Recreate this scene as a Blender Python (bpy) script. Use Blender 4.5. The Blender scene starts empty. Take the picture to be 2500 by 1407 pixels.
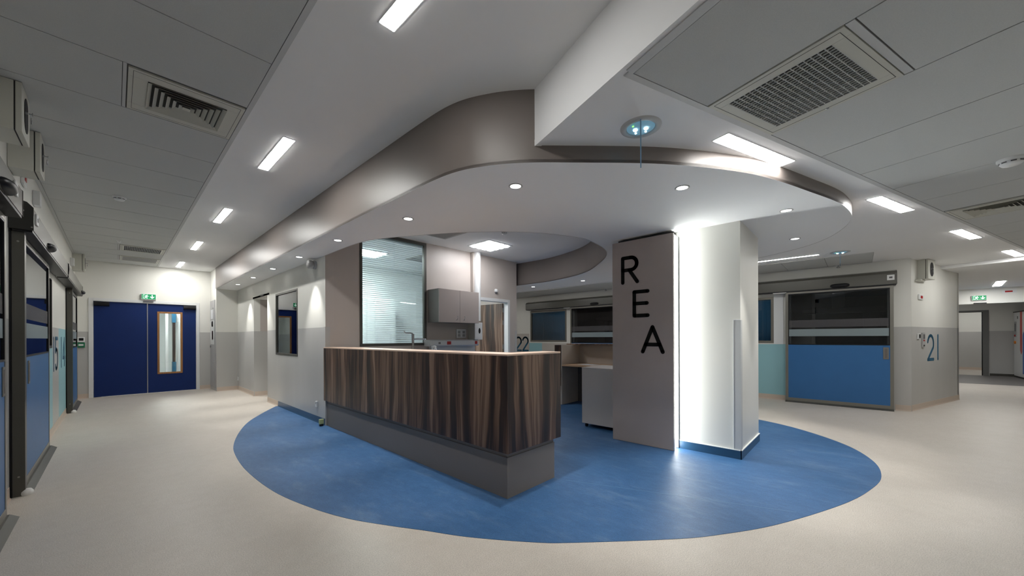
import bpy, math, random
from math import sin, cos, pi, radians, atan2, hypot
from mathutils import Matrix, Vector
random.seed(4)
SC = bpy.context.scene
COL = SC.collection

# ------------------------------------------------------------------ camera, world, exposure
F_PX, HZ, CAM_H, ROLL = 904.0, 825.0, 1.28, 0.0035
VIEW = atan2(968.0, 904.0)                  # the camera looks between the two corridors
cam_d = bpy.data.cameras.new('camera'); cam = bpy.data.objects.new('camera', cam_d); COL.objects.link(cam)
cam_d.sensor_fit = 'HORIZONTAL'; cam_d.sensor_width = 36.0
cam_d.lens = 36.0 * F_PX / 2500.0
cam_d.shift_y = (HZ - 703.5) / 2500.0
cam_d.clip_start = 0.02; cam_d.clip_end = 100
cam.matrix_world = Matrix.Translation((0, 0, CAM_H)) @ Matrix.Rotation(-VIEW, 4, 'Z') @ Matrix.Rotation(pi/2, 4, 'X') @ Matrix.Rotation(-ROLL, 4, 'Z')
SC.camera = cam
w = bpy.data.worlds.new('world'); SC.world = w; w.use_nodes = True
w.node_tree.nodes['Background'].inputs[0].default_value = (0.8, 0.85, 0.9, 1)
w.node_tree.nodes['Background'].inputs[1].default_value = 0.03
SC.view_settings.view_transform = 'Standard'
SC.view_settings.look = 'None'
SC.view_settings.gamma = 1.0
SC.view_settings.use_curve_mapping = False
SC.view_settings.exposure = 0.86
LED = 45.0          # radiance of the recessed strip luminaires
LEDR = 39.0
SPOT_W = 50.0       # downlights

ZH, ZL, ZS, ZF = 3.00, 2.61, 2.495, 2.55     # high ceiling, lower ceiling, canopy soffit, far ceiling
DADO = 1.445
TB = -radians(19.37)                          # second corridor's direction
CB, SB = cos(TB), sin(TB)
def wb(a, b, z=None):
    x, y = a*CB - b*SB, a*SB + b*CB
    return (x, y) if z is None else (x, y, z)
XL, YE, XC, YB, XR, B21 = -0.585, 12.2, 2.10, 5.70, 9.23, 2.45

# ------------------------------------------------------------------ materials
MATS = {}
def nt(name):
    m = bpy.data.materials.new(name); m.use_nodes = True
    t = m.node_tree; return m, t, t.nodes['Principled BSDF']
def L(t, a, b): t.links.new(a, b)
def mat(name, col, rough=0.5, metal=0.0, spec=0.5, var=0.0, scale=8.0, bump=0.0, bscale=60.0, stretch=(1, 1, 1), coat=0.0):
    m, t, p = nt(name)
    p.inputs['Base Color'].default_value = (*col, 1); p.inputs['Roughness'].default_value = rough
    p.inputs['Metallic'].default_value = metal; p.inputs['Specular IOR Level'].default_value = spec
    p.inputs['Coat Weight'].default_value = coat
    tc = t.nodes.new('ShaderNodeTexCoord'); mp = t.nodes.new('ShaderNodeMapping')
    mp.inputs['Scale'].default_value = stretch
    L(t, tc.outputs['Object'], mp.inputs[0])
    if var > 0:
        n = t.nodes.new('ShaderNodeTexNoise'); n.inputs['Scale'].default_value = scale; n.inputs['Detail'].default_value = 6
        L(t, mp.outputs[0], n.inputs[0])
        r = t.nodes.new('ShaderNodeValToRGB')
        r.color_ramp.elements[0].position = 0.3; r.color_ramp.elements[1].position = 0.7
        r.color_ramp.elements[0].color = (*[max(0, c*(1-var)) for c in col], 1)
        r.color_ramp.elements[1].color = (*[min(1, c*(1+var)) for c in col], 1)
        L(t, n.outputs[0], r.inputs[0]); L(t, r.outputs[0], p.inputs['Base Color'])
    if bump > 0:
        n2 = t.nodes.new('ShaderNodeTexNoise'); n2.inputs['Scale'].default_value = bscale; n2.inputs['Detail'].default_value = 3
        L(t, mp.outputs[0], n2.inputs[0])
        b = t.nodes.new('ShaderNodeBump'); b.inputs['Strength'].default_value = bump; b.inputs['Distance'].default_value = 0.002
        L(t, n2.outputs[0], b.inputs['Height']); L(t, b.outputs[0], p.inputs['Normal'])
    MATS[name] = m; return m
def emis(name, col, s, base=(0.8, 0.8, 0.8)):
    m, t, p = nt(name)
    p.inputs['Base Color'].default_value = (*base, 1)
    p.inputs['Emission Color'].default_value = (*col, 1); p.inputs['Emission Strength'].default_value = s
    MATS[name] = m; return m
def glass(name, tint=(1, 1, 1), refl=1.0, rough=0.0):
    m = bpy.data.materials.new(name); m.use_nodes = True; t = m.node_tree; t.nodes.clear()
    o = t.nodes.new('ShaderNodeOutputMaterial'); mx = t.nodes.new('ShaderNodeMixShader')
    tr = t.nodes.new('ShaderNodeBsdfTransparent'); tr.inputs[0].default_value = (*tint, 1)
    gl = t.nodes.new('ShaderNodeBsdfGlossy'); gl.inputs['Roughness'].default_value = rough
    gl.inputs['Color'].default_value = (0.95, 0.97, 1, 1)
    fr = t.nodes.new('ShaderNodeFresnel'); fr.inputs[0].default_value = 1.5
    mu = t.nodes.new('ShaderNodeMath'); mu.operation = 'MULTIPLY'; mu.inputs[1].default_value = refl; mu.use_clamp = True
    L(t, fr.outputs[0], mu.inputs[0]); L(t, mu.outputs[0], mx.inputs[0])
    L(t, tr.outputs[0], mx.inputs[1]); L(t, gl.outputs[0], mx.inputs[2]); L(t, mx.outputs[0], o.inputs[0])
    MATS[name] = m; return m

M = MATS
mat('wall_white', (0.74, 0.735, 0.69), 0.42, var=0.03, scale=1.5, bump=0.12, bscale=120, stretch=(1, 1, 0.15))
mat('ceiling_white', (0.86, 0.865, 0.87), 0.75, var=0.015, scale=0.8)
mat('tile_white', (0.545, 0.56, 0.555), 0.9, var=0.04, scale=200, bump=0.3, bscale=350)
mat('tile_gap', (0.13, 0.13, 0.13), 0.8)
mat('trim_paint', (0.55, 0.56, 0.56), 0.5)
mat('dado_grey', (0.49, 0.485, 0.47), 0.38, var=0.05, scale=2.0, bump=0.15, bscale=100, stretch=(1, 1, 0.12))
mat('beige_wall', (0.53, 0.475, 0.44), 0.45, var=0.02, scale=2, bump=0.1, bscale=150)
mat('patch_beige', (0.50, 0.47, 0.43), 0.45)
mat('taupe_fascia', (0.20, 0.172, 0.158), 0.40, var=0.04, scale=1.5, bump=0.1, bscale=90, stretch=(1, 1, 0.2))
mat('rea_panel', (0.40, 0.345, 0.325), 0.42, var=0.03, scale=3)
mat('skirting_beige', (0.58, 0.48, 0.40), 0.5)
mat('skirting_blue', (0.022, 0.075, 0.15), 0.35)
mat('white_line', (0.75, 0.77, 0.78), 0.4)
mat('plinth_grey', (0.215, 0.185, 0.168), 0.5)
mat('gap_dark', (0.02, 0.019, 0.019), 0.6)
mat('navy_door', (0.001, 0.018, 0.115), 0.55, spec=0.3, var=0.06, scale=3)
mat('door_white', (0.70, 0.71, 0.71), 0.4)
mat('oak', (0.33, 0.15, 0.045), 0.45, var=0.25, scale=6, stretch=(6, 6, 0.4))
mat('oak_shelf', (0.50, 0.33, 0.20), 0.4, var=0.15, scale=6)
mat('counter_edge', (0.62, 0.46, 0.36), 0.4)
mat('header_grey', (0.105, 0.102, 0.086), 0.30)
mat('door_grey', (0.17, 0.17, 0.165), 0.4)
mat('frame_dark', (0.085, 0.082, 0.072), 0.35, metal=0.3)
mat('post_dark', (0.018, 0.018, 0.015), 0.4)
mat('alu_grey', (0.22, 0.21, 0.185), 0.35, metal=0.4)
mat('black_plastic', (0.006, 0.006, 0.008), 0.38, spec=0.3)
mat('white_plastic', (0.75, 0.76, 0.76), 0.35)
mat('grey_plastic', (0.42, 0.42, 0.42), 0.4)
mat('box_cream', (0.58, 0.58, 0.52), 0.4)
mat('leaf_blue', (0.028, 0.135, 0.34), 0.42, var=0.03, scale=4)
mat('teal', (0.29, 0.53, 0.585), 0.42)
mat('number_blue', (0.018, 0.11, 0.20), 0.4)
mat('letter_black', (0.005, 0.005, 0.005), 0.5, spec=0.15)
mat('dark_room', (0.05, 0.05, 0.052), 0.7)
mat('dark_kit', (0.10, 0.10, 0.11), 0.5)
mat('blind_blue', (0.06, 0.17, 0.32), 0.45)
mat('blind_white', (0.66, 0.70, 0.72), 0.4)
mat('cabinet_taupe', (0.46, 0.40, 0.375), 0.4)
mat('cabinet_side', (0.20, 0.185, 0.175), 0.45)
mat('desk_inner', (0.52, 0.46, 0.40), 0.5)
mat('desk_dark', (0.14, 0.125, 0.115), 0.55)
mat('pedestal_paint', (0.58, 0.54, 0.52), 0.45)
mat('chrome', (0.55, 0.56, 0.58), 0.15, metal=1.0)
mat('steel', (0.35, 0.36, 0.37), 0.3, metal=1.0)
mat('vent_cream', (0.56, 0.56, 0.50), 0.45)
mat('vent_inside', (0.025, 0.025, 0.022), 0.7)
mat('grille_white', (0.55, 0.56, 0.55), 0.4)
mat('red', (0.42, 0.015, 0.015), 0.4)
mat('orange', (0.75, 0.25, 0.02), 0.4)
mat('brass', (0.45, 0.5, 0.25), 0.4, metal=0.4)
mat('cyan_edge', (0.25, 0.45, 0.65), 0.2)
mat('stripe_red', (0.55, 0.06, 0.05), 0.4)
mat('stripe_blue', (0.03, 0.14, 0.42), 0.4)
mat('floor_grey', (0.17, 0.16, 0.155), 0.5, var=0.05, scale=20)
mat('foam', (0.75, 0.75, 0.73), 0.9)
mat('paper', (0.75, 0.77, 0.8), 0.6)
mat('green_plastic', (0.01, 0.16, 0.07), 0.4)
mat('screw', (0.30, 0.29, 0.27), 0.3, metal=0.8)
mat('interior_white', (0.72, 0.76, 0.76), 0.6)
emis('led_white', (1.0, 0.985, 0.95), LED)
emis('led_right', (1.0, 0.99, 0.96), LEDR)
emis('led_column', (0.97, 1.0, 0.97), 12.0)
emis('led_soft', (1.0, 0.99, 0.96), 13.0)
emis('led_end', (1.0, 0.985, 0.95), LED*1.3)
emis('led_near', (1.0, 0.985, 0.95), LED*0.6)
emis('led_right_near', (1.0, 0.99, 0.96), LEDR*0.62)
emis('led_grid', (0.97, 0.98, 1.0), 16.0)
emis('led_far', (1.0, 0.99, 0.96), 36.0)
emis('led_inside', (0.93, 0.99, 0.97), 75.0)
emis('spot_glow', (1.0, 0.98, 0.93), 9.0)
emis('exit_green', (0.0, 0.22, 0.07), 0.55, (0.005, 0.16, 0.06))
emis('exit_white', (0.65, 1.0, 0.82), 0.75)
emis('emergency_blue', (0.25, 0.55, 0.75), 0.16, (0.16, 0.27, 0.34))
emis('emergency_dot', (0.75, 0.95, 1.0), 8.0)
emis('emergency_green', (0.2, 0.9, 0.1), 1.0)
glass('glass_clear', (0.9, 0.95, 0.95), 1.0)
glass('glass_dark', (0.42, 0.44, 0.46), 1.1)
glass('glass_frost', (0.45, 0.50, 0.52), 1.0, 0.15)
glass('acrylic', (0.55, 0.78, 0.95), 1.0)

def frost(name, col, a):
    m = bpy.data.materials.new(name); m.use_nodes = True; t = m.node_tree; p = t.nodes['Principled BSDF']
    p.inputs['Base Color'].default_value = (*col, 1); p.inputs['Roughness'].default_value = 0.5
    p.inputs['Alpha'].default_value = a; MATS[name] = m
frost('frost_light', (0.33, 0.40, 0.43), 0.55)
frost('frost_dark', (0.12, 0.117, 0.125), 0.4)

def floor_mat(name, base, dark, light, fleck, sc, rough, stretch=(1, 1, 1), rv=0.1, scuff=0.0):
    m, t, p = nt(name)
    tc = t.nodes.new('ShaderNodeTexCoord'); mp = t.nodes.new('ShaderNodeMapping'); mp.inputs['Scale'].default_value = stretch
    L(t, tc.outputs['Object'], mp.inputs[0])
    n = t.nodes.new('ShaderNodeTexNoise'); n.inputs['Scale'].default_value = sc; n.inputs['Detail'].default_value = 9; n.inputs['Roughness'].default_value = 0.74
    L(t, mp.outputs[0], n.inputs[0])
    r = t.nodes.new('ShaderNodeValToRGB'); e = r.color_ramp.elements
    e[0].position = 0.32; e[0].color = (*dark, 1); e[1].position = 0.68; e[1].color = (*light, 1)
    k = e.new(0.5); k.color = (*base, 1)
    L(t, n.outputs[0], r.inputs[0])
    n2 = t.nodes.new('ShaderNodeTexNoise'); n2.inputs['Scale'].default_value = 170; n2.inputs['Detail'].default_value = 2
    L(t, tc.outputs['Object'], n2.inputs[0])
    r2 = t.nodes.new('ShaderNodeValToRGB'); r2.color_ramp.elements[0].position = 0.36; r2.color_ramp.elements[1].position = 0.60
    r2.color_ramp.elements[0].color = (1-fleck, 1-fleck, 1-fleck, 1); r2.color_ramp.elements[1].color = (1+fleck*0.4, 1+fleck*0.4, 1+fleck*0.4, 1)
    L(t, n2.outputs[0], r2.inputs[0])
    mx = t.nodes.new('ShaderNodeMix'); mx.data_type = 'RGBA'; mx.blend_type = 'MULTIPLY'; mx.inputs[0].default_value = 1
    L(t, r.outputs[0], mx.inputs[6]); L(t, r2.outputs[0], mx.inputs[7]); L(t, mx.outputs[2], p.inputs['Base Color'])
    if scuff:
        mp4 = t.nodes.new('ShaderNodeMapping'); mp4.inputs['Scale'].default_value = (3.2, 1.1, 1); mp4.inputs['Rotation'].default_value = (0, 0, 0.9); L(t, tc.outputs['Object'], mp4.inputs[0])
        n4 = t.nodes.new('ShaderNodeTexNoise'); n4.inputs['Scale'].default_value = 1.6; n4.inputs['Detail'].default_value = 10; n4.inputs['Roughness'].default_value = 0.72
        L(t, mp4.outputs[0], n4.inputs[0])
        r4 = t.nodes.new('ShaderNodeMapRange'); r4.inputs[1].default_value = 0.53; r4.inputs[2].default_value = 0.78; r4.inputs[4].default_value = scuff; L(t, n4.outputs[0], r4.inputs[0])
        m4 = t.nodes.new('ShaderNodeMix'); m4.data_type = 'RGBA'; m4.inputs[7].default_value = (0.27, 0.37, 0.47, 1)
        L(t, r4.outputs[0], m4.inputs[0]); L(t, mx.outputs[2], m4.inputs[6]); L(t, m4.outputs[2], p.inputs['Base Color'])
    n3 = t.nodes.new('ShaderNodeTexNoise'); n3.inputs['Scale'].default_value = 2.5; n3.inputs['Detail'].default_value = 5
    L(t, tc.outputs['Object'], n3.inputs[0])
    mr = t.nodes.new('ShaderNodeMapRange'); mr.inputs[3].default_value = rough-rv; mr.inputs[4].default_value = rough+rv
    L(t, n3.outputs[0], mr.inputs[0]); L(t, mr.outputs[0], p.inputs['Roughness'])
    b = t.nodes.new('ShaderNodeBump'); b.inputs['Strength'].default_value = 0.15; b.inputs['Distance'].default_value = 0.001
    L(t, n2.outputs[0], b.inputs['Height']); L(t, b.outputs[0], p.inputs['Normal'])
    MATS[name] = m
floor_mat('floor_beige', (0.555, 0.508, 0.452), (0.53, 0.483, 0.428), (0.58, 0.533, 0.476), 0.20, 11, 0.46)
floor_mat('floor_blue', (0.038, 0.115, 0.262), (0.029, 0.094, 0.222), (0.054, 0.142, 0.30), 0.18, 7.0, 0.45, (2.2, 1, 1), scuff=0.32)

def wood(name, cols, fx=1.0):
    m, t, p = nt(name)
    tc = t.nodes.new('ShaderNodeTexCoord'); sx = t.nodes.new('ShaderNodeSeparateXYZ')
    L(t, tc.outputs['Object'], sx.inputs[0])
    ad = t.nodes.new('ShaderNodeMath'); ad.operation = 'ADD'
    L(t, sx.outputs[0], ad.inputs[0]); L(t, sx.outputs[1], ad.inputs[1])
    def noise(sa, sz, detail, rough=0.5, off=0.0):
        cb = t.nodes.new('ShaderNodeCombineXYZ')
        m1 = t.nodes.new('ShaderNodeMath'); m1.operation = 'MULTIPLY'; m1.inputs[1].default_value = sa*fx
        m2 = t.nodes.new('ShaderNodeMath'); m2.operation = 'MULTIPLY'; m2.inputs[1].default_value = sz
        L(t, ad.outputs[0], m1.inputs[0]); L(t, sx.outputs[2], m2.inputs[0])
        L(t, m1.outputs[0], cb.inputs[0]); L(t, m2.outputs[0], cb.inputs[1]); cb.inputs[2].default_value = off
        n = t.nodes.new('ShaderNodeTexNoise'); n.inputs['Scale'].default_value = 1; n.inputs['Detail'].default_value = detail; n.inputs['Roughness'].default_value = rough
        L(t, cb.outputs[0], n.inputs[0]); return n
    warp = noise(3.0, 1.1, 2, 0.5, 4.4)
    wm = t.nodes.new('ShaderNodeMath'); wm.operation = 'MULTIPLY_ADD'; wm.inputs[1].default_value = 0.16; L(t, warp.outputs[0], wm.inputs[0]); L(t, ad.outputs[0], wm.inputs[2])
    src = wm.outputs[0]
    def noise2(sa, sz, detail, rough, off):
        cb = t.nodes.new('ShaderNodeCombineXYZ')
        m1 = t.nodes.new('ShaderNodeMath'); m1.operation = 'MULTIPLY'; m1.inputs[1].default_value = sa
        m2 = t.nodes.new('ShaderNodeMath'); m2.operation = 'MULTIPLY'; m2.inputs[1].default_value = sz
        L(t, src, m1.inputs[0]); L(t, sx.outputs[2], m2.inputs[0])
        L(t, m1.outputs[0], cb.inputs[0]); L(t, m2.outputs[0], cb.inputs[1]); cb.inputs[2].default_value = off
        n = t.nodes.new('ShaderNodeTexNoise'); n.inputs['Scale'].default_value = 1; n.inputs['Detail'].default_value = detail; n.inputs['Roughness'].default_value = rough
        L(t, cb.outputs[0], n.inputs[0]); return n
    big = noise2(10.5, 0.42, 3, 0.62, 1.3); fine = noise2(95, 0.7, 2, 0.6, 7.1)
    mx = t.nodes.new('ShaderNodeMix'); mx.data_type = 'FLOAT'; mx.inputs[0].default_value = 0.24
    L(t, big.outputs[0], mx.inputs[2]); L(t, fine.outputs[0], mx.inputs[3])
    r = t.nodes.new('ShaderNodeValToRGB'); e = r.color_ramp.elements
    ps = (0.40, 0.455, 0.50, 0.545, 0.60)
    e[0].position = ps[0]; e[0].color = (*cols[0], 1); e[1].position = ps[4]; e[1].color = (*cols[4], 1)
    for i in (1, 2, 3): k = e.new(ps[i]); k.color = (*cols[i], 1)
    L(t, mx.outputs[0], r.inputs[0]); L(t, r.outputs[0], p.inputs['Base Color'])
    p.inputs['Roughness'].default_value = 0.42
    MATS[name] = m
wood('zebrano', [(0.016, 0.0075, 0.005), (0.034, 0.016, 0.010), (0.080, 0.041, 0.024), (0.132, 0.074, 0.045), (0.225, 0.145, 0.10)])

# ------------------------------------------------------------------ mesh helpers
class MB:
    def __init__(s, M4=None): s.v = []; s.f = []; s.mi = []; s.sm = []; s.M = M4
    def add(s, vs, fs, m=0, smooth=False):
        n = len(s.v)
        for p in vs:
            p = Vector(p)
            s.v.append(tuple(s.M @ p) if s.M is not None else tuple(p))
        for f in fs: s.f.append([n+i for i in f]); s.mi.append(m); s.sm.append(smooth)
        return s
    def box(s, x0, x1, y0, y1, z0, z1, m=0):
        if x0 > x1: x0, x1 = x1, x0
        if y0 > y1: y0, y1 = y1, y0
        if z0 > z1: z0, z1 = z1, z0
        vs = [(x, y, z) for z in (z0, z1) for y in (y0, y1) for x in (x0, x1)]
        return s.add(vs, [(0, 2, 3, 1), (4, 5, 7, 6), (0, 1, 5, 4), (2, 6, 7, 3), (0, 4, 6, 2), (1, 3, 7, 5)], m)
    def prism(s, poly, z0, z1, m=0, ms=None):
        n = len(poly)
        ar = sum(poly[i][0]*poly[(i+1) % n][1]-poly[(i+1) % n][0]*poly[i][1] for i in range(n))
        if ar < 0: poly = poly[::-1]
        vs = [(x, y, z0) for x, y in poly]+[(x, y, z1) for x, y in poly]
        s.add(vs, [tuple(range(n))[::-1], tuple(range(n, 2*n))], m)
        return s.add(vs, [(i, (i+1) % n, n+(i+1) % n, n+i) for i in range(n)], m if ms is None else ms)
    def ext(s, prof, x0, x1, m=0, smooth=False):      # profile in (y,z) extruded along x
        n = len(prof)
        vs = [(x0, y, z) for y, z in prof]+[(x1, y, z) for y, z in prof]
        s.add(vs, [tuple(range(n)), tuple(range(n, 2*n))[::-1]], m)
        return s.add(vs, [(i, n+i, n+(i+1) % n, (i+1) % n) for i in range(n)], m, smooth)
    def cyl(s, c, r, h, ax='z', seg=24, r2=None, m=0, cap=True, sy=1.0):
        r2 = r if r2 is None else r2
        A = {'z': lambda a, b, k: (c[0]+a, c[1]+b, c[2]+k), 'y': lambda a, b, k: (c[0]+a, c[1]+k, c[2]+b), 'x': lambda a, b, k: (c[0]+k, c[1]+a, c[2]+b)}[ax]
        vs = [A(r*cos(2*pi*i/seg), r*sy*sin(2*pi*i/seg), 0) for i in range(seg)]+[A(r2*cos(2*pi*i/seg), r2*sy*sin(2*pi*i/seg), h) for i in range(seg)]
        s.add(vs, [(i, (i+1) % seg, seg+(i+1) % seg, seg+i) for i in range(seg)], m, True)
        if cap: s.add(vs, [tuple(range(seg))[::-1], tuple(range(seg, 2*seg))], m)
        return s
    def lathe(s, c, prof, seg=28, m=0, ax='z', sgn=1):  # prof [(r, h)]
        vs = []
        for r, h in prof:
            for i in range(seg):
                a = 2*pi*i/seg
                p = (r*cos(a), r*sin(a), h*sgn)
                if ax == 'y': p = (p[0], p[2], p[1])
                vs.append((c[0]+p[0], c[1]+p[1], c[2]+p[2]))
        fs = [(k*seg+i, k*seg+(i+1) % seg, (k+1)*seg+(i+1) % seg, (k+1)*seg+i) for k in range(len(prof)-1) for i in range(seg)]
        s.add(vs, fs, m, True)
        s.add(vs, [tuple(range(seg)), tuple(range((len(prof)-1)*seg, len(prof)*seg))], m)
        return s
    def tube(s, pts, r, seg=10, m=0):
        P = [Vector(p) for p in pts]; rings = []
        for i, p in enumerate(P):
            d = (P[min(i+1, len(P)-1)]-P[max(i-1, 0)]).normalized()
            up = Vector((0, 0, 1)) if abs(d.z) < 0.9 else Vector((1, 0, 0))
            a = d.cross(up).normalized(); b = d.cross(a)
            rings.append([tuple(p+a*r*cos(2*pi*k/seg)+b*r*sin(2*pi*k/seg)) for k in range(seg)])
        vs = [q for rr in rings for q in rr]
        fs = [(i*seg+k, i*seg+(k+1) % seg, (i+1)*seg+(k+1) % seg, (i+1)*seg+k) for i in range(len(P)-1) for k in range(seg)]
        s.add(vs, fs, m, True)
        return s.add(vs, [tuple(range(seg)), tuple(range((len(P)-1)*seg, len(P)*seg))], m)
    def stroke(s, pts, wd, y0, y1, m=0, seg=14):       # flat pen stroke in the local x-z plane, thickness y0..y1
        for i in range(len(pts)-1):
            (x0, z0), (x1, z1) = pts[i], pts[i+1]; l = hypot(x1-x0, z1-z0)
            if l < 1e-6: continue
            nx, nz = -(z1-z0)/l*wd/2, (x1-x0)/l*wd/2
            q = [(x0+nx, z0+nz), (x1+nx, z1+nz), (x1-nx, z1-nz), (x0-nx, z0-nz)]
            vs = [(x, y0, z) for x, z in q]+[(x, y1, z) for x, z in q]
            s.add(vs, [(0, 1, 2, 3), (7, 6, 5, 4), (0, 4, 5, 1), (1, 5, 6, 2), (2, 6, 7, 3), (3, 7, 4, 0)], m)
        for x, z in pts: s.cyl((x, min(y0, y1), z), wd/2, abs(y1-y0)*0.999, 'y', seg, m=m)
        return s

def flip(x): return x
def build(name, mb, mats, parent=None, bevel=0.0):
    me = bpy.data.meshes.new(name); me.from_pydata(mb.v, [], mb.f)
    for m in (mats if isinstance(mats, (list, tuple)) else [mats]): me.materials.append(MATS[m])
    me.polygons.foreach_set('material_index', mb.mi); me.polygons.foreach_set('use_smooth', mb.sm)
    me.update()
    o = bpy.data.objects.new(name, me); COL.objects.link(o)
    if parent is not None: o.parent = parent
    if bevel > 0:
        b = o.modifiers.new('bevel', 'BEVEL'); b.width = bevel; b.segments = 2; b.limit_method = 'ANGLE'
        b.harden_normals = False
    return o
def tag(o, label=None, cat=None, group=None, kind=None):
    if label: o['label'] = label
    if cat: o['category'] = cat
    if group: o['group'] = group
    if kind: o['kind'] = kind
    return o
def thing(name, label, cat, loc, rz=0.0, group=None):
    o = bpy.data.objects.new(name, None); COL.objects.link(o); o.empty_display_size = 0.1
    o.location = loc; o.rotation_euler = (0, 0, rz)
    return tag(o, label, cat, group)
def struct(name, mb, mats, parent=None, bevel=0.0):
    return tag(build(name, mb, mats, parent, bevel), kind='structure')
def copy_tree(o, parent=None):
    c = o.copy(); COL.objects.link(c)
    if parent is not None: c.parent = parent
    for ch in list(o.children): copy_tree(ch, c)
    return c
RW, RE, RC = pi/2, 0.0, -pi/2                 # walls facing +x, -y and -x

def catmull(P, n=6):
    out = []
    for i in range(len(P)-1):
        p0 = P[max(i-1, 0)]; p1 = P[i]; p2 = P[i+1]; p3 = P[min(i+2, len(P)-1)]
        for k in range(n):
            t = k/n
            out.append(tuple(0.5*((2*p1[j])+(-p0[j]+p2[j])*t+(2*p0[j]-5*p1[j]+4*p2[j]-p3[j])*t*t+(-p0[j]+3*p1[j]-3*p2[j]+p3[j])*t**3) for j in (0, 1)))
    out.append(tuple(P[-1])); return out

def wall(name, org, rz, s1, z1, t, mats, matf, holes=(), sbr=(), zbr=(), s0=0.0, z0=0.0):
    """wall seen from its front: s runs to the right, the front face is at local y = 0, thickness behind"""
    ss = sorted(set([s0, s1]+[h[0] for h in holes]+[h[1] for h in holes]+list(sbr)))
    zs = sorted(set([z0, z1]+[h[2] for h in holes]+[h[3] for h in holes]+list(zbr)))
    ss = [q for q in ss if s0 <= q <= s1]; zs = [q for q in zs if z0 <= q <= z1]
    mb = MB()
    def hole(i, j):
        if i < 0 or j < 0 or i >= len(ss)-1 or j >= len(zs)-1: return False
        a, b = (ss[i]+ss[i+1])/2, (zs[j]+zs[j+1])/2
        return any(h[0] < a < h[1] and h[2] < b < h[3] for h in holes)
    for i in range(len(ss)-1):
        for j in range(len(zs)-1):
            if hole(i, j): continue
            a, b = (ss[i]+ss[i+1])/2, (zs[j]+zs[j+1])/2; mi = matf(a, b)
            x0, x1, za, zb = ss[i], ss[i+1], zs[j], zs[j+1]
            mb.add([(x0, 0, za), (x1, 0, za), (x1, 0, zb), (x0, 0, zb)], [(0, 1, 2, 3)], mi)
            mb.add([(x0, t, za), (x1, t, za), (x1, t, zb), (x0, t, zb)], [(3, 2, 1, 0)], mi)
            if i == 0 or hole(i-1, j): mb.add([(x0, 0, za), (x0, 0, zb), (x0, t, zb), (x0, t, za)], [(0, 1, 2, 3)], mi)
            if i == len(ss)-2 or hole(i+1, j): mb.add([(x1, 0, za), (x1, t, za), (x1, t, zb), (x1, 0, zb)], [(0, 1, 2, 3)], mi)
            if j == 0 or hole(i, j-1): mb.add([(x0, 0, za), (x0, t, za), (x1, t, za), (x1, 0, za)], [(0, 1, 2, 3)], mi)
            if j == len(zs)-2 or hole(i, j+1): mb.add([(x0, 0, zb), (x1, 0, zb), (x1, t, zb), (x0, t, zb)], [(0, 1, 2, 3)], mi)
    o = struct(name, mb, mats); o.location = (org[0], org[1], 0); o.rotation_euler = (0, 0, rz); return o

# ------------------------------------------------------------------ outlines of the canopy and the blue floor
OUT = [(1.662, 11.4), (1.662, 6.0), (1.665, 4.0), (1.668, 2.95), (1.670, 2.55), (1.676, 2.34), (1.690, 2.20), (1.722, 2.065), (1.780, 1.93), (1.860, 1.79),
       (1.981, 1.633), (2.165, 1.44), (2.465, 1.135), (2.665, 0.955), (2.895, 0.783), (3.045, 0.684), (3.26, 0.56), (3.575, 0.427), (3.99, 0.282),
       (4.38, 0.150), (4.69, 0.078), (5.08, 0.040), (5.47, 0.085), (5.94, 0.242), (6.27, 0.448), (6.52, 0.73), (6.80, 1.20), (7.0, 1.75), (7.18, 2.5),
       (7.29, 3.2), (7.35, 4.0), (7.35, 6.6), (7.35, 12.4)]
HOLE = [(2.10, 5.70), (2.105, 4.85), (2.16, 4.41), (2.32, 4.03), (2.547, 3.62), (2.739, 3.32), (3.038, 2.96), (3.387, 2.682), (3.845, 2.478), (4.104, 2.46),
        (4.576, 2.539), (4.941, 2.701), (5.354, 3.037), (5.917, 3.617), (6.22, 4.2), (6.40, 4.917), (6.40, 5.4), (6.38, 6.1)]
BLUE = [(2.06, 8.03), (1.707, 7.45), (1.389, 6.84), (1.150, 6.18), (0.968, 5.5), (0.895, 5.0), (0.862, 4.335), (0.898, 3.588), (1.0, 3.04), (1.121, 2.65),
        (1.265, 2.35), (1.399, 2.105), (1.543, 1.83), (1.775, 1.49), (1.944, 1.298), (2.410, 0.855), (2.672, 0.651), (3.081, 0.400), (3.739, 0.103),
        (4.244, -0.061), (4.758, -0.154), (5.324, -0.107), (5.907, 0.125), (6.461, 0.602), (6.784, 1.124), (7.05, 1.9), (7.22, 2.9), (7.28, 4.2), (7.15, 5.6), (6.85, 6.9), (6.26, 8.2)]
outc, holec, bluec = catmull(OUT), catmull(HOLE), catmull(BLUE)

# ------------------------------------------------------------------ floors
struct('floor', MB().box(-0.8, 24.5, -9.5, 17.5, -0.1, 0.0), 'floor_beige')
struct('floor_blue', MB().prism(bluec, 0.0002, 0.0022), 'floor_blue')
struct('floor_grey', MB().box(15.78, 19.2, -7.5, 0.4, 0.0002, 0.003), 'floor_grey')
def seam(name, p, q, wd, m):
    d = Vector((q[0]-p[0], q[1]-p[1])).normalized()*wd/2; n = (-d.y, d.x)
    return struct(name, MB().prism([(p[0]+n[0], p[1]+n[1]), (q[0]+n[0], q[1]+n[1]), (q[0]-n[0], q[1]-n[1]), (p[0]-n[0], p[1]-n[1])], 0.0018, 0.0027), m)
mat('seam_blue', (0.10, 0.20, 0.34), 0.4); mat('seam_beige', (0.50, 0.46, 0.42), 0.45)
seam('trim_1', (2.75, 1.92), (3.38, 0.33), 0.006, 'seam_blue')
seam('trim_2', (4.6, 1.5), (5.5, 0.05), 0.006, 'seam_blue')
seam('trim_3', (3.6, 3.3), (2.8, 3.1), 0.006, 'seam_blue')

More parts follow.
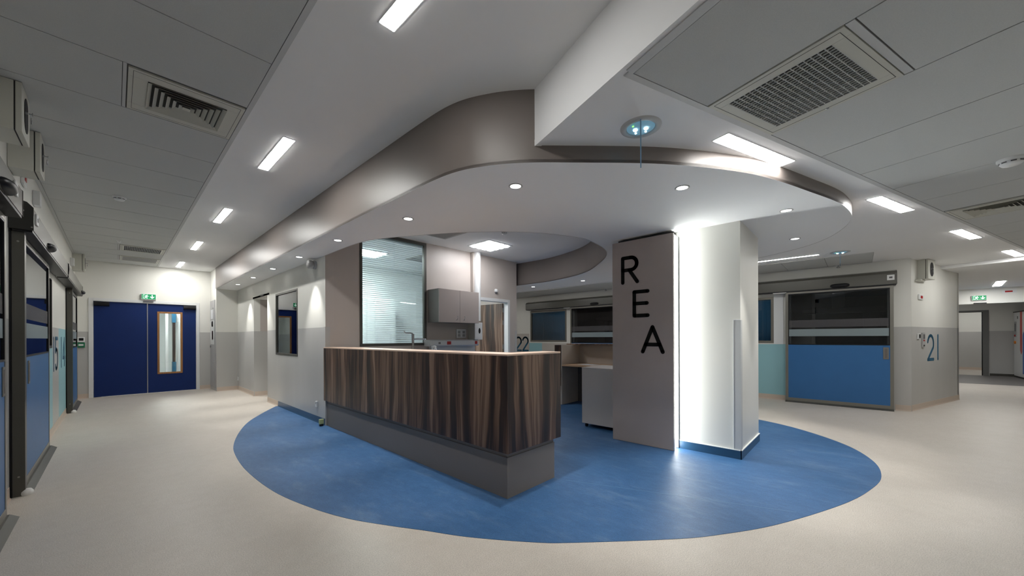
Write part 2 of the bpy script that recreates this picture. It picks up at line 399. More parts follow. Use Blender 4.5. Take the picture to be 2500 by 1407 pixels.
# ------------------------------------------------------------------ ceilings
struct('ceiling', MB().box(-0.8, 16.9, -6.0, 12.4, ZH, ZH+0.1), 'ceiling_white')
k0 = min(range(len(outc)), key=lambda i: hypot(outc[i][0]-1.985, outc[i][1]-1.64))
low = [wb(1.345, -1.6), wb(1.345, 2.06)]+[(x+0.002, y+0.002) for x, y in outc[k0:]]+[(16.9, 12.4), (16.9, -9.0), wb(3.0, -3.6)]
struct('ceiling_lower', MB().prism(low, ZL, ZL+0.04), 'ceiling_white')
p1, p2 = wb(1.33, -1.6), wb(1.33, 2.205)
struct('ceiling_step', MB().prism([p1, p2, wb(1.37, 2.18), wb(1.37, -1.6)], ZL-0.004, ZH), 'ceiling_white')
struct('ceiling_far', MB().prism([wb(10.45, -2.5), wb(10.45, 4.0), (16.9, 2.5), (24, 2.5), (24, -9.2), (13, -9.2)], ZF, ZL-0.002), 'ceiling_white')

can = outc + [(6.26, 12.4), (6.26, 6.1)] + holec[::-1] + [(2.10, 11.4)]
soffit = tag(build('ceiling_canopy', MB().prism(can, ZS, ZS+0.02, 0, 1), ['ceiling_white', 'taupe_fascia']), kind='structure')
def ribbon(P, z0, z1):
    mb = MB(); n = len(P)
    mb.add([(x, y, z0) for x, y in P]+[(x, y, z1) for x, y in P], [(i, i+1, n+i+1, n+i) for i in range(n-1)], 0, True)
    return mb
def offs(P, d):
    out = []
    for i, p in enumerate(P):
        a = P[max(i-1, 0)]; b = P[min(i+1, len(P)-1)]; l = hypot(b[0]-a[0], b[1]-a[1]) or 1
        out.append((p[0]-(b[1]-a[1])/l*d, p[1]+(b[0]-a[0])/l*d))
    return out
def fascia(name, P, d):
    Q = offs(P, d); mb = MB(); n = len(P)
    mb.add([(x, y, ZS-0.002) for x, y in P]+[(x, y, ZH) for x, y in P], [(i, i+1, n+i+1, n+i) for i in range(n-1)], 0, True)
    mb.add([(x, y, ZS-0.002) for x, y in Q]+[(x, y, ZH) for x, y in Q], [(i+1, i, n+i, n+i+1) for i in range(n-1)], 0, True)
    mb.add([(x, y, ZS-0.002) for x, y in P]+[(x, y, ZS-0.002) for x, y in Q], [(i, n+i, n+i+1, i+1) for i in range(n-1)], 1)
    return struct(name, mb, ['taupe_fascia', 'ceiling_white'], soffit)
fascia('outer_fascia', outc, 0.005)
fascia('inner_fascia', holec, -0.005)

def tiles(name, org, rz, xs, ys, skips, z, merges=()):
    """xs: joint positions across, ys: joint positions along; skip cells are left for the vents"""
    mb = MB(); g = 0.0035
    mb.box(xs[0], xs[-1], ys[0], ys[-1], z-0.004, z-0.001, 1)
    for j in range(len(ys)-1):
        row = skips.get(j, None)
        xb = [xs[0], xs[-1]] if row is None else xs
        for i in range(len(xb)-1):
            if row is not None and i in row: continue
            mb.box(xb[i]+g, xb[i+1]-g, ys[j]+g, ys[j+1]-g, z-0.009, z-0.004, 0)
    for (a, b) in ((xs[0]-0.03, xs[0]), (xs[-1], xs[-1]+0.03)):
        mb.box(a, b, ys[0], ys[-1], z-0.010, z-0.001, 2)
    o = struct(name, mb, ['tile_white', 'tile_gap', 'trim_paint']); o.location = (*org, 0); o.rotation_euler = (0, 0, rz); return o
YP = [3.307, 0.6405]
YL = [YP[0]+YP[1]*k for k in range(-9, 15)]; YL = [y for y in YL if y < 12.1]+[12.19]
def cell(y): return max(i for i in range(len(YL)-1) if YL[i] <= y+0.01)
skl = {cell(3.5): [1], cell(9.9): [1], cell(11.2): [1]}
tiles('ceiling_tiles_left', (0, 0), 0, [XL+0.03, 0.036, 0.671], YL, skl, ZH)
AR = [1.40]+[1.33+0.648*k for k in range(1, 24)]
tiles('ceiling_tiles_right', (0, 0), TB+pi/2-pi/2, [1.40, 1.401], [0, 0.001], {}, ZL)
bpy.data.objects.remove(bpy.data.objects['ceiling_tiles_right'])
def tiles_b():
    mb = MB(); g = 0.0035; z = ZL
    mb.box(AR[0], AR[-1], -1.3, 1.36, z-0.004, z-0.001, 1)
    for j in range(len(AR)-1):
        bs = [-0.56, 0.08, 0.72, 1.36] if j in (1, 7) else [-0.56, 0.08, 1.36]
        if j in (1, 7): bs = [-1.2, 0.08, 0.70, 1.36]
        else: bs = [-1.2, 0.08, 1.36]
        for i in range(len(bs)-1):
            if j in (1, 7) and i == 2:
                mb.box(AR[j]+g, AR[j+1]-g, 0.7035, 0.735, z-0.009, z-0.004, 2); continue
            mb.box(AR[j]+g, AR[j+1]-g, bs[i]+g, bs[i+1]-g, z-0.009, z-0.004, 0)
    mb.box(1.37, AR[-1], 1.36, 1.395, z-0.010, z-0.001, 2)
    mb.box(1.355, 1.40, -1.3, 1.36, z-0.010, z-0.001, 2)
    o = struct('ceiling_tiles_right', mb, ['tile_white', 'tile_gap', 'trim_paint']); o.rotation_euler = (0, 0, TB)
tiles_b()
tiles('ceiling_tiles_far', (0, 0), 0, [8.16, XR-0.03], [-0.19+0.6*k for k in range(21)], {}, ZL)

# ------------------------------------------------------------------ walls
TWO = ['wall_white', 'dado_grey', 'teal', 'patch_beige', 'beige_wall']
two = lambda a, b: 0 if b > DADO else 1
BK = -2.6
def mleft(s, z):
    y = s+BK
    if y < 7.0 or y > 10.05: return two(s, z)
    if y < 8.0: return 2 if z < 1.165 else 0
    if z > DADO: return 0
    return 1 if y < 8.8 else 2
doorsL = [(2.95, 4.35), (5.2, 6.85), (10.12, 11.6)]
hl = [(a-BK, b-BK, 0.0, 2.12) for a, b in doorsL]+[(7.02-BK, 7.82-BK, 1.165, 2.10)]
wall('wall_left', (XL, BK), RW, YE-BK+0.1, ZH, 0.12, TWO, mleft, hl, [7.0-BK, 8.0-BK, 8.8-BK, 10.05-BK], [DADO])
wall('wall_end', (XL-0.1, YE), RE, 1.68+0.685+0.12, ZH, 0.12, TWO, two, [(-0.36-XL+0.1, 1.42-XL+0.1, 0, 2.15)], [], [DADO])
wall('wall_pilaster', (1.675, YE), RC, 0.797, ZH, 0.06, TWO, two, [], [], [DADO])
wall('wall_niche', (1.6755, 11.40), RE, 0.47, ZH, 0.06, TWO, two, [], [], [DADO])
sC = 11.42
wall('wall_counter', (XC, sC), RC, sC-YB, ZS, 0.12, TWO, two, [(sC-9.81, sC-8.74, 0, 2.16), (sC-8.16, sC-6.91, 0.975, 2.13)], [], [DADO])
wall('wall_recess_side', (XC+0.12, 9.81), RE, 0.6, 2.2, 0.05, TWO, lambda a, b: 4 if b > DADO else 1, [], [], [DADO])
wall('wall_recess_back', (XC+0.70, 9.9), RC, 1.25, 2.2, 0.05, TWO, lambda a, b: 4 if b > DADO else 1, [], [], [DADO])
struct('ceiling_recess', MB().box(XC, XC+0.7, 8.6, 9.9, 2.161, 2.20), 'ceiling_white')
wall('wall_back', (XC, YB), RE, 6.26-XC, ZH, 0.12, TWO, lambda a, b: 4, [(2.61-XC, 3.84-XC, 1.15, 2.99), (4.96-XC, 6.0-XC, 0, 2.09)])
struct('wall_core_side', MB().box(6.16, 6.26, YB+0.12, 12.4, 0, ZH), 'beige_wall')
def mright(s, z):
    y = 12.0-s
    if y < -0.45: return two(s, z)
    if y > 7.85: return 3 if z < 1.41 else 0
    if 7.32 < y <= 7.85: return 2 if z < 1.11 else 0
    if 6.15 < y: return 3 if z < 1.11 else 0
    if y < 2.75: return 2 if z < 1.13 else 0
    return two(s, z)
S = lambda y: 12.0-y
wall('wall_right', (XR, 12.0), RC, 12.0+0.665, ZL, 0.12, TWO, mright,
     [(S(0.98), S(-0.38), 0, 2.12), (S(2.62), S(1.26), 1.15, 2.10), (S(6.08), S(4.72), 0, 2.12), (S(7.80), S(6.38), 1.15, 2.13)],
     [S(-0.45), S(7.85), S(7.32), S(6.15), S(2.75)], [DADO, 1.41, 1.13, 1.11])
c21 = wb(8.985, B21)
wall('wall_corner', c21, TB, 11.47-8.985, ZL, 0.12, TWO, two, [], [], [DADO])
wall('wall_corner_end', wb(11.47, B21), TB+pi/2, 1.3, ZL, 0.1, TWO, two, [], [], [DADO])
# enclosing walls of the two corridors, outside the picture
struct('wall_behind', MB().box(-0.8, 4.3, BK-0.12, BK, 0, ZH), 'wall_white')
e1, e2 = wb(4.6, -1.15), wb(18.2, -1.15); f1, f2 = wb(4.6, -1.3), wb(18.2, -1.3)
struct('wall_opposite', MB().prism([e1, e2, f2, f1], 0, ZL), 'wall_white')
struct('wall_passage', MB().box(12.3, 16.1, 0.2, 0.32, 0, ZL), 'wall_white')
struct('wall_rear', MB().box(6.2, 9.4, 12.3, 12.42, 0, ZH), 'wall_white')
XF = 15.85
wall('wall_far', (XF, 0.3), RC, 7.2, ZL, 0.12, TWO, two, [(1.85, 3.55, 0, 2.15)], [], [DADO])

def skirt(name, org, rz, spans, m, h=0.10, line=False):
    mb = MB()
    for a, b in spans:
        mb.ext([(-0.014, 0), (-0.006, 0.018), (-0.005, h), (0.0, h), (0.0, 0)], a, b, 0)
        if line: mb.box(a, b, -0.008, -0.001, h, h+0.006, 1)
    o = struct(name, mb, [m, 'white_line']); o.location = (org[0], org[1], 0.0022 if m == 'skirting_blue' else 0); o.rotation_euler = (0, 0, rz); return o
skirt('baseboard_left', (XL, 0), RW, [(BK, 2.9), (4.5, 4.95), (6.98, 9.93), (11.7, 12.18)], 'skirting_beige')
skirt('baseboard_end', (0, YE), RE, [(XL, -0.40), (1.45, 1.67)], 'skirting_beige')
skirt('baseboard_niche', (0, 11.40), RE, [(1.68, 2.09)], 'skirting_beige')
skirt('baseboard_counter', (XC, 0), RC, [(-11.39, -9.82), (-8.73, -8.02)], 'skirting_beige')
skirt('baseboard_recess', (0, 9.81), RE, [(XC+0.01, XC+0.69)], 'skirting_beige')
skirt('baseboard_blue', (XC, 0), RC, [(-8.01, -5.74)], 'skirting_blue', 0.095)
skirt('baseboard_right', (XR, 0), RC, [(-12, -6.2), (-4.6, -1.07), (0.47, 0.66)], 'skirting_beige')
skirt('baseboard_corner', (0, 0), TB, [(0, 0)], 'skirting_beige').location = (0, 0, 0)
bpy.data.objects.remove(bpy.data.objects['baseboard_corner'])
skirt('baseboard_corner', c21, TB, [(0.0, 2.48)], 'skirting_beige')

# pillar
PX0, PX1, PY0, PY1 = 4.45, 5.40, 0.895, 1.60
mb = MB().box(PX0, PX1, PY0, PY1, 0, ZS)
pil = struct('wall_pillar', mb, 'wall_white')
mb = MB()
mb.box(PX0-0.012, PX0-0.002, PY0-0.01, PY1-0.08, 0.002, 0.09); mb.box(PX0-0.012, PX1, PY0-0.012, PY0-0.002, 0.002, 0.09)
mb.box(PX0-0.015, PX0, PY0-0.014, PY1-0.08, 0.09, 0.097, 1); mb.box(PX0-0.015, PX1+0.001, PY0-0.015, PY0, 0.09, 0.097, 1)
struct('baseboard_pillar', mb, ['skirting_blue', 'white_line'])
cg = thing('corner_guard', 'pale grey wall guard strip on the near edge of the white pillar', 'corner guard', (PX0-0.001, PY0-0.001, 0.097))
build('guard_profile', MB().box(-0.004, 0, 0.0, 0.062, 0.0, 1.36).box(-0.004, 0.062, -0.004, 0.0, 0.0, 1.36), 'trim_paint', cg)
build('edge_line', MB().box(-0.006, 0, 0.062, 0.066, 0, 1.365).box(-0.006, 0, 0.0, 0.066, 1.36, 1.366), 'white_line', cg)
cg2 = thing('corner_guard', 'grey wall guard on the end edge of the wall beside the wood counter', 'corner guard', (XC-0.001, YB-0.001, 0.1))
build('guard_profile', MB().box(-0.004, 0, 0.0, 0.06, 0, 1.35).box(-0.004, 0.065, -0.004, 0, 0, 1.35), 'dado_grey', cg2)
cg3 = thing('corner_guard', 'grey wall guard on the corner edge right of the open wood door', 'corner guard', (6.261, YB-0.001, 0.1))
build('guard_profile', MB().box(-0.06, 0, -0.004, 0, 0, 1.34).box(0, 0.004, -0.004, 0.06, 0, 1.34), 'dado_grey', cg3)

# ------------------------------------------------------------------ REA panel and light slot
pn = thing('sign_panel', 'tall taupe panel with black letters R E A beside the lit pillar', 'sign panel', (4.27, 1.883, 0), RC)
build('board', MB().box(-0.372, 0.372, 0.0, 0.022, 0.004, 2.455), 'rea_panel', pn, 0.0015)
build('backing', MB().box(-0.30, 0.345, 0.022, 0.178, 0.004, 2.475), 'gap_dark', pn)
build('edge_trim', MB().box(0.345, 0.372, 0.022, 0.034, 0.004, 2.47), 'black_plastic', pn)
tag(build('light_strip', MB().box(0.345, 0.356, 0.040, 0.130, 0.01, 2.45), 'led_column', pn), 'glowing white vertical light strip')
build('slot_profile', MB().box(0.345, 0.372, 0.150, 0.165, 0.004, 2.44), 'steel', pn)
def arc(cx, cz, r, a0, a1, n=10, rz=None):
    rz = r if rz is None else rz
    return [(cx+r*cos(radians(a0+(a1-a0)*i/n)), cz+rz*sin(radians(a0+(a1-a0)*i/n))) for i in range(n+1)]
R0 = 1.883
def lx(u): return R0-u
wd = 0.044
x0 = lx(2.115)
mb = MB(); mb.stroke([(x0, 1.95), (x0, 2.25), (x0+0.10, 2.25)]+arc(x0+0.105, 2.175, 0.075, 90, -90, 12)+[(x0, 2.10)], wd, -0.004, 0)
mb.stroke([(x0+0.085, 2.10), (x0+0.185, 1.95)], wd, -0.004, 0)
build('letter_r', mb, 'letter_black', pn)
x0 = lx(1.968)
mb = MB(); mb.stroke([(x0+0.165, 1.825), (x0, 1.825), (x0, 1.54), (x0+0.165, 1.54)], wd, -0.004, 0); mb.stroke([(x0, 1.685), (x0+0.155, 1.685)], wd, -0.004, 0)
build('letter_e', mb, 'letter_black', pn)
x0 = lx(1.865)
mb = MB(); mb.stroke([(x0, 1.11), (x0+0.118, 1.40), (x0+0.236, 1.11)], wd, -0.004, 0); mb.stroke([(x0+0.035, 1.195), (x0+0.2, 1.195)], wd, -0.004, 0)
build('letter_a', mb, 'letter_black', pn)

# ------------------------------------------------------------------ front counter
ct = thing('reception_counter', 'large dark zebrano wood reception counter on taupe plinth', 'counter', (2.07, 1.985, 0.0022))
OX, OY = 2.07, 1.985
def C(x0, x1, y0, y1, z0, z1): return MB().box(x0-OX, x1-OX, y0-OY, y1-OY, z0, z1)
pl = C(2.115, 2.135, 2.03, 5.695, 0, 0.325); pl.box(2.1352-OX, 2.735-OX, 2.03-OY, 2.05-OY, 0, 0.325); pl.box(2.715-OX, 2.735-OX, 2.0502-OY, 2.2-OY, 0, 0.325)
build('plinth', pl, 'plinth_grey', ct)
build('shadow_gap', C(2.122, 2.14, 2.037, 5.695, 0.325, 0.374).box(2.1402-OX, 2.728-OX, 2.037-OY, 2.055-OY, 0.325, 0.374), 'plinth_grey', ct)
build('front_cladding', C(2.07, 2.09, 1.985, 5.695, 0.372, 1.135), 'zebrano', ct, 0.0015)
build('end_cladding', C(2.0905, 2.775, 1.985, 2.005, 0.372, 1.135), 'zebrano', ct, 0.0015)
build('end_return', C(2.755, 2.775, 2.0055, 2.2, 0.372, 1.135), 'zebrano', ct)
tp = C(2.07, 2.34, 1.985, 5.695, 1.1352, 1.150); tp.box(2.34-OX, 2.775-OX, 1.985-OY, 2.2-OY, 1.1352, 1.150)
build('top_ledge', tp, 'counter_edge', ct, 0.002)
build('inner_panel', C(2.30, 2.32, 2.2, 5.69, 0.0, 1.135), 'desk_inner', ct)
build('work_surface', C(2.32, 2.95, 2.21, 4.98, 0.72, 0.75), 'oak_shelf', ct)
build('inner_support', C(2.32, 2.775, 2.18, 2.20, 0, 1.135), 'desk_inner', ct)
wb_ = thing('floor_bracket', 'small brass coloured bracket at the wall foot beside the counter plinth', 'bracket', (2.045, 5.722, 0.0022))
build('bracket_body', MB().box(-0.03, 0.03, -0.02, 0.02, 0.03, 0.10), 'brass', wb_, 0.004)
build('bracket_foot', MB().box(-0.025, 0.025, -0.018, 0.018, 0.0, 0.03), 'black_plastic', wb_)

# ------------------------------------------------------------------ back desk
dk = thing('reception_desk', 'open backed desk with wood end panel behind the counter gap', 'desk', (5.80, 4.29, 0.0022))
DX, DY = 5.80, 4.29
def D(x0, x1, y0, y1, z0, z1): return MB().box(x0-DX, x1-DX, y0-DY, y1-DY, z0, z1)
build('end_cladding', D(5.80, 6.50, 4.145, 4.29, 0.355, 1.135), 'zebrano', dk, 0.0015)
build('end_plinth', D(5.815, 6.48, 4.135, 4.245, 0, 0.355), 'desk_inner', dk)
build('side_panel', D(5.81, 6.44, 4.125, 4.1445, 0, 1.135), 'desk_inner', dk)
build('back_panel', D(6.42, 6.44, 1.75, 4.125, 0.0, 1.135), 'desk_inner', dk)
build('front_cladding', D(6.48, 6.50, 1.75, 4.144, 0.355, 1.135), 'zebrano', dk)
build('work_surface', D(5.80, 6.42, 1.75, 4.125, 0.735, 0.765), 'oak_shelf', dk, 0.002)
build('top_ledge', D(6.20, 6.50, 1.75, 4.29, 1.136, 1.155), 'zebrano', dk, 0.002)
build('modesty_panel', D(6.36, 6.419, 1.75, 4.125, 0.0, 0.734), 'desk_dark', dk)
build('end_support', D(5.81, 6.42, 1.75, 1.77, 0, 0.734), 'desk_inner', dk)
pp = tag(build('paper_sheet', MB().add([(5.95-DX, 3.55-DY, 0), (6.14-DX, 3.50-DY, 0), (6.2-DX, 3.82-DY, 0.001), (6.0-DX, 3.9-DY, 0.0), (5.95-DX, 3.55-DY, 0.002), (6.14-DX, 3.50-DY, 0.002), (6.2-DX, 3.82-DY, 0.004), (6.0-DX, 3.9-DY, 0.003)], [(0, 3, 2, 1), (4, 5, 6, 7), (0, 1, 5, 4), (1, 2, 6, 5), (2, 3, 7, 6), (3, 0, 4, 7)]), 'paper'), 'white paper sheet lying on the shelf of the back desk', 'paper')
pp.location = (DX, DY, 0.7675)

# rolling pedestal
pd = thing('drawer_pedestal', 'pale grey rolling drawer pedestal tucked behind the REA panel', 'drawer unit', (4.86, 2.63, 0.0022))
build('body', MB().box(-0.285, 0.30, -0.45, 0.27, 0.055, 0.835), 'pedestal_paint', pd, 0.002)
build('top_board', MB().box(-0.287, 0.302, -0.452, 0.272, 0.8355, 0.85), 'pedestal_paint', pd, 0.001)
for sx, sy in ((-0.24, 0.22), (0.25, 0.22), (-0.24, -0.40), (0.25, -0.40)):
    build('castor', MB().cyl((sx, sy-0.012, 0.026), 0.026, 0.024, 'y', 20).box(sx-0.015, sx+0.015, sy-0.015, sy+0.015, 0.03, 0.0545), 'black_plastic', pd)

# ------------------------------------------------------------------ windows with blinds
def window(name, org, rz, s0, s1, z0, z1, y, fw, frame, blindm, glassm, pitch=0.025, tilt=0.5, depth=0.06, drop=0.0, blind_y=0.055):
    o = tag(bpy.data.objects.new(name, None), kind='structure'); COL.objects.link(o)
    o.location = (org[0], org[1], 0); o.rotation_euler = (0, 0, rz)
    f = MB()
    f.box(s0, s1, y, y+depth, z0, z0+fw); f.box(s0, s1, y, y+depth, z1-fw, z1); f.box(s0, s0+fw, y, y+depth, z0+fw, z1-fw); f.box(s1-fw, s1, y, y+depth, z0+fw, z1-fw)
    tag(build('window_frame', f, frame, o, 0.002), kind='structure')
    tag(build('pane', MB().box(s0+fw, s1-fw, y+0.02, y+0.026, z0+fw, z1-fw), glassm, o), kind='structure')
    if blindm:
        b = MB(); yb = y+blind_y; z = z0+fw+0.012+drop
        hw = 0.0125 if pitch < 0.025 else 0.0145; dz, dy = hw*sin(tilt), hw*cos(tilt)
        while z < z1-fw-0.03:
            b.add([(s0+fw+0.006, yb-dy, z-dz), (s1-fw-0.006, yb-dy, z-dz), (s1-fw-0.006, yb+dy, z+dz), (s0+fw+0.006, yb+dy, z+dz),
                   (s0+fw+0.006, yb-dy, z-dz-0.0008), (s1-fw-0.006, yb-dy, z-dz-0.0008), (s1-fw-0.006, yb+dy, z+dz-0.0008), (s0+fw+0.006, yb+dy, z+dz-0.0008)],
                  [(0, 1, 2, 3), (7, 6, 5, 4), (0, 4, 5, 1), (2, 6, 7, 3)])
            z += pitch
        b.box(s0+fw+0.004, s1-fw-0.004, yb-0.012, yb+0.012, z1-fw-0.03, z1-fw-0.004)
        n = max(2, int((s1-s0)/0.42)+1)
        for i in range(n):
            sx = s0+fw+0.08+(s1-s0-2*fw-0.16)*i/(n-1)
            b.box(sx-0.0012, sx+0.0012, yb-0.014, yb-0.012, z0+fw+drop, z1-fw-0.03)
        tag(build('venetian_blind', b, blindm, o), kind='structure')
    return o
window('window_1', (0, YB), RE, 2.61, 3.84, 1.15, 2.99, -0.006, 0.045, 'frame_dark', 'blind_white', 'glass_clear', 0.032, 0.55, 0.07)
window('window_2', (XC, 0), RC, -8.16, -6.91, 0.975, 2.13, -0.006, 0.035, 'frame_dark', 'blind_white', 'glass_clear', 0.03, 0.75, 0.07)
window('window_3', (XR, 0), RC, -2.62, -1.26, 1.15, 2.10, -0.006, 0.05, 'alu_grey', 'blind_blue', 'glass_clear', 0.02, 1.0, 0.06, blind_y=0.045)
window('window_4', (XR, 0), RC, -7.80, -6.38, 1.15, 2.13, -0.006, 0.05, 'alu_grey', 'blind_blue', 'glass_clear', 0.02, 1.0, 0.06, blind_y=0.045)
window('window_5', (XL, 0), RW, 7.02, 7.82, 1.165, 2.10, -0.012, 0.035, 'post_dark', None, 'glass_dark', depth=0.05)
# frame reveals of white board round the two right windows
struct('trim_4', MB().box(XR-0.012, XR-0.001, 1.10, 1.26, 1.13, 2.15), 'white_line')

# rooms behind the glass
def room(name, x0, x1, y0, y1, z1, m, open_side):
    mb = MB(); t = 0.02
    if open_side != 'x0': mb.box(x0, x0+t, y0, y1, 0, z1)
    if open_side != 'x1': mb.box(x1-t, x1, y0, y1, 0, z1)
    if open_side != 'y0': mb.box(x0, x1, y0, y0+t, 0, z1)
    if open_side != 'y1': mb.box(x0, x1, y1-t, y1, 0, z1)
    mb.box(x0, x1, y0, y1, z1-t, z1)
    return struct(name, mb, m)
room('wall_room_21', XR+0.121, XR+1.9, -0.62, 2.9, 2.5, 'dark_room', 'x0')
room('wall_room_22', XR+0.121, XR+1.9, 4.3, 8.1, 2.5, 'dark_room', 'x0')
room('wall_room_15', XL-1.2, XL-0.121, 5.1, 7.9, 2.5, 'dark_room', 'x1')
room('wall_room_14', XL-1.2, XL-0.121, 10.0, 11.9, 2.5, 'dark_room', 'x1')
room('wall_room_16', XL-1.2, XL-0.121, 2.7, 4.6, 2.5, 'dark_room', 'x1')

# office behind the blinds
struct('wall_office_back', MB().box(2.22, 6.16, 8.55, 8.65, 0, ZH), 'interior_white')
struct('wall_office_cupboard', MB().box(4.0, 4.5, 7.95, 8.55, 0, 2.2), 'interior_white')
def grid_light(name, label, x, y, z, m, sz=0.6):
    o = thing(name, label, 'ceiling light', (x, y, z))
    f = MB(); h = sz/2
    for a, b, c, d in ((-h, h, -h, -h+0.03), (-h, h, h-0.03, h), (-h, -h+0.03, -h+0.03, h-0.03), (h-0.03, h, -h+0.03, h-0.03)): f.box(a, b, c, d, -0.006, 0)
    build('frame', f, 'trim_paint', o)
    build('backing', MB().box(-h+0.03, h-0.03, -h+0.03, h-0.03, -0.0015, -0.0005), 'grey_plastic', o)
    q = (2*h-0.06)/4
    for i in range(4):
        for j in range(4):
            cx, cy = -h+0.03+q*(i+0.5), -h+0.03+q*(j+0.5)
            k = q/2-0.013; c = 0.02
            build('diffuser_cell', MB().prism([(cx-k+c, cy-k), (cx+k-c, cy-k), (cx+k, cy-k+c), (cx+k, cy+k-c), (cx+k-c, cy+k), (cx-k+c, cy+k), (cx-k, cy+k-c), (cx-k, cy-k+c)], -0.020, -0.002), m, o)
    return o
grid_light('grid_light', 'square sixteen cell light in the ceiling above the counter', 4.78, 5.02, ZH, 'led_grid')
grid_light('grid_light', 'square sixteen cell light in the office behind the big window', 3.5, 7.25, ZH, 'led_inside')

# ------------------------------------------------------------------ doors
# double door at the end of the left corridor
dd = tag(bpy.data.objects.new('door_1', None), kind='structure'); COL.objects.link(dd); dd.location = (0, YE, 0)
f = MB(); f.box(-0.40, -0.33, -0.015, 0.10, 0, 2.185).box(1.39, 1.455, -0.015, 0.10, 0, 2.185).box(-0.33, 1.39, -0.015, 0.10, 2.12, 2.185)
tag(build('door_frame', f, 'door_white', dd, 0.003), kind='structure')
tag(build('door_leaf', MB().box(-0.325, 0.508, 0.02, 0.06, 0.008, 2.115), 'navy_door', dd), kind='structure')
tag(build('door_leaf', MB().box(0.520, 0.68, 0.02, 0.06, 0.008, 2.115).box(1.135, 1.385, 0.02, 0.06, 0.008, 2.115).box(0.68, 1.135, 0.02, 0.06, 0.008, 0.44).box(0.68, 1.135, 0.02, 0.06, 1.935, 2.115), 'navy_door', dd), kind='structure')
tag(build('astragal', MB().box(0.506, 0.522, 0.012, 0.0195, 0.008, 2.115), 'steel', dd), kind='structure')
tag(build('vision_frame', MB().box(0.68, 1.135, 0.008, 0.05, 1.895, 1.935).box(0.68, 1.135, 0.008, 0.05, 0.44, 0.48).box(0.68, 0.72, 0.008, 0.05, 0.48, 1.895).box(1.095, 1.135, 0.008, 0.05, 0.48, 1.895), 'oak', dd, 0.004), kind='structure')
tag(build('pane', MB().box(0.72, 1.095, 0.03, 0.036, 0.48, 1.895), 'glass_clear', dd), kind='structure')
for sx in (-0.2, 1.27):
    tag(build('door_closer', MB().ext([(-0.045, 2.02), (-0.05, 2.05), (-0.04, 2.10), (0.018, 2.11), (0.018, 2.01)], sx-0.12, sx+0.11), 'black_plastic', dd, 0.008), kind='structure')
# corridor beyond
struct('wall_beyond_left', MB().box(-0.3, -0.2, YE+0.12, 17.2, 0, 2.7), 'wall_white')
struct('wall_beyond_right', MB().box(1.95, 2.05, YE+0.12, 17.2, 0, 2.7), 'interior_white')
struct('wall_beyond_end', MB().box(-0.3, 2.05, 17.2, 17.3, 0, 2.7), 'interior_white')
struct('ceiling_beyond', MB().box(-0.3, 2.05, YE+0.12, 17.3, 2.7, 2.75), 'ceiling_white')
struct('trim_5', MB().box(-0.2, -0.19, YE+0.12, 17.2, 0, 1.44), 'dado_grey')
bl = thing('cabinet', 'blue topped brown cupboard seen through the door pane of the navy double door', 'cupboard', (1.115, 14.5, 0))
build('body', MB().box(0, 0.08, -0.1, 0.1, 0.0, 0.62), 'number_blue', bl)
build('upper_body', MB().box(0.01, 0.07, -0.09, 0.09, 0.6205, 1.7495), 'zebrano', bl)
build('head', MB().box(0, 0.08, -0.1, 0.1, 1.75, 2.05), 'number_blue', bl)
fr = tag(bpy.data.objects.new('door_2', None), kind='structure'); COL.objects.link(fr); fr.location = (0.62, 14.6, 0)
tag(build('door_frame', MB().box(0.36, 0.42, -0.05, 0, 0, 2.15).box(0.60, 0.72, -0.05, 0, 0, 2.15).box(0.42, 0.60, -0.05, 0, 2.08, 2.15), 'door_white', fr), kind='structure')
lg = thing('corridor_light', 'bright ceiling panel in the corridor behind the navy double door', 'ceiling light', (0.9, 14.0, 2.7))
build('diffuser', MB().box(-0.15, 0.15, -0.6, 0.6, -0.006, -0.001), 'led_far', lg)

# wooden office door, standing open
wdr = tag(bpy.data.objects.new('door_3', None), kind='structure'); COL.objects.link(wdr); wdr.location = (0, YB, 0)
tag(build('door_frame', MB().box(4.93, 4.99, -0.012, 0.125, 0, 2.125).box(5.965, 6.03, -0.012, 0.125, 0, 2.125).box(4.99, 5.965, -0.012, 0.125, 2.06, 2.125), 'door_white', wdr, 0.003), kind='structure')
tag(build('door_leaf', MB().prism([(5.925, 0.13), (5.965, 0.13), (5.905, 1.05), (5.865, 1.05)], 0.01, 2.05), 'zebrano', wdr), kind='structure')
for hz in (0.25, 1.08, 1.62, 1.9):
    tag(build('hinge', MB().cyl((5.972, 0.128, hz-0.05), 0.008, 0.1, 'z', 12).box(5.935, 5.972, 0.1255, 0.1295, hz-0.05, hz+0.05), 'steel', wdr), kind='structure')

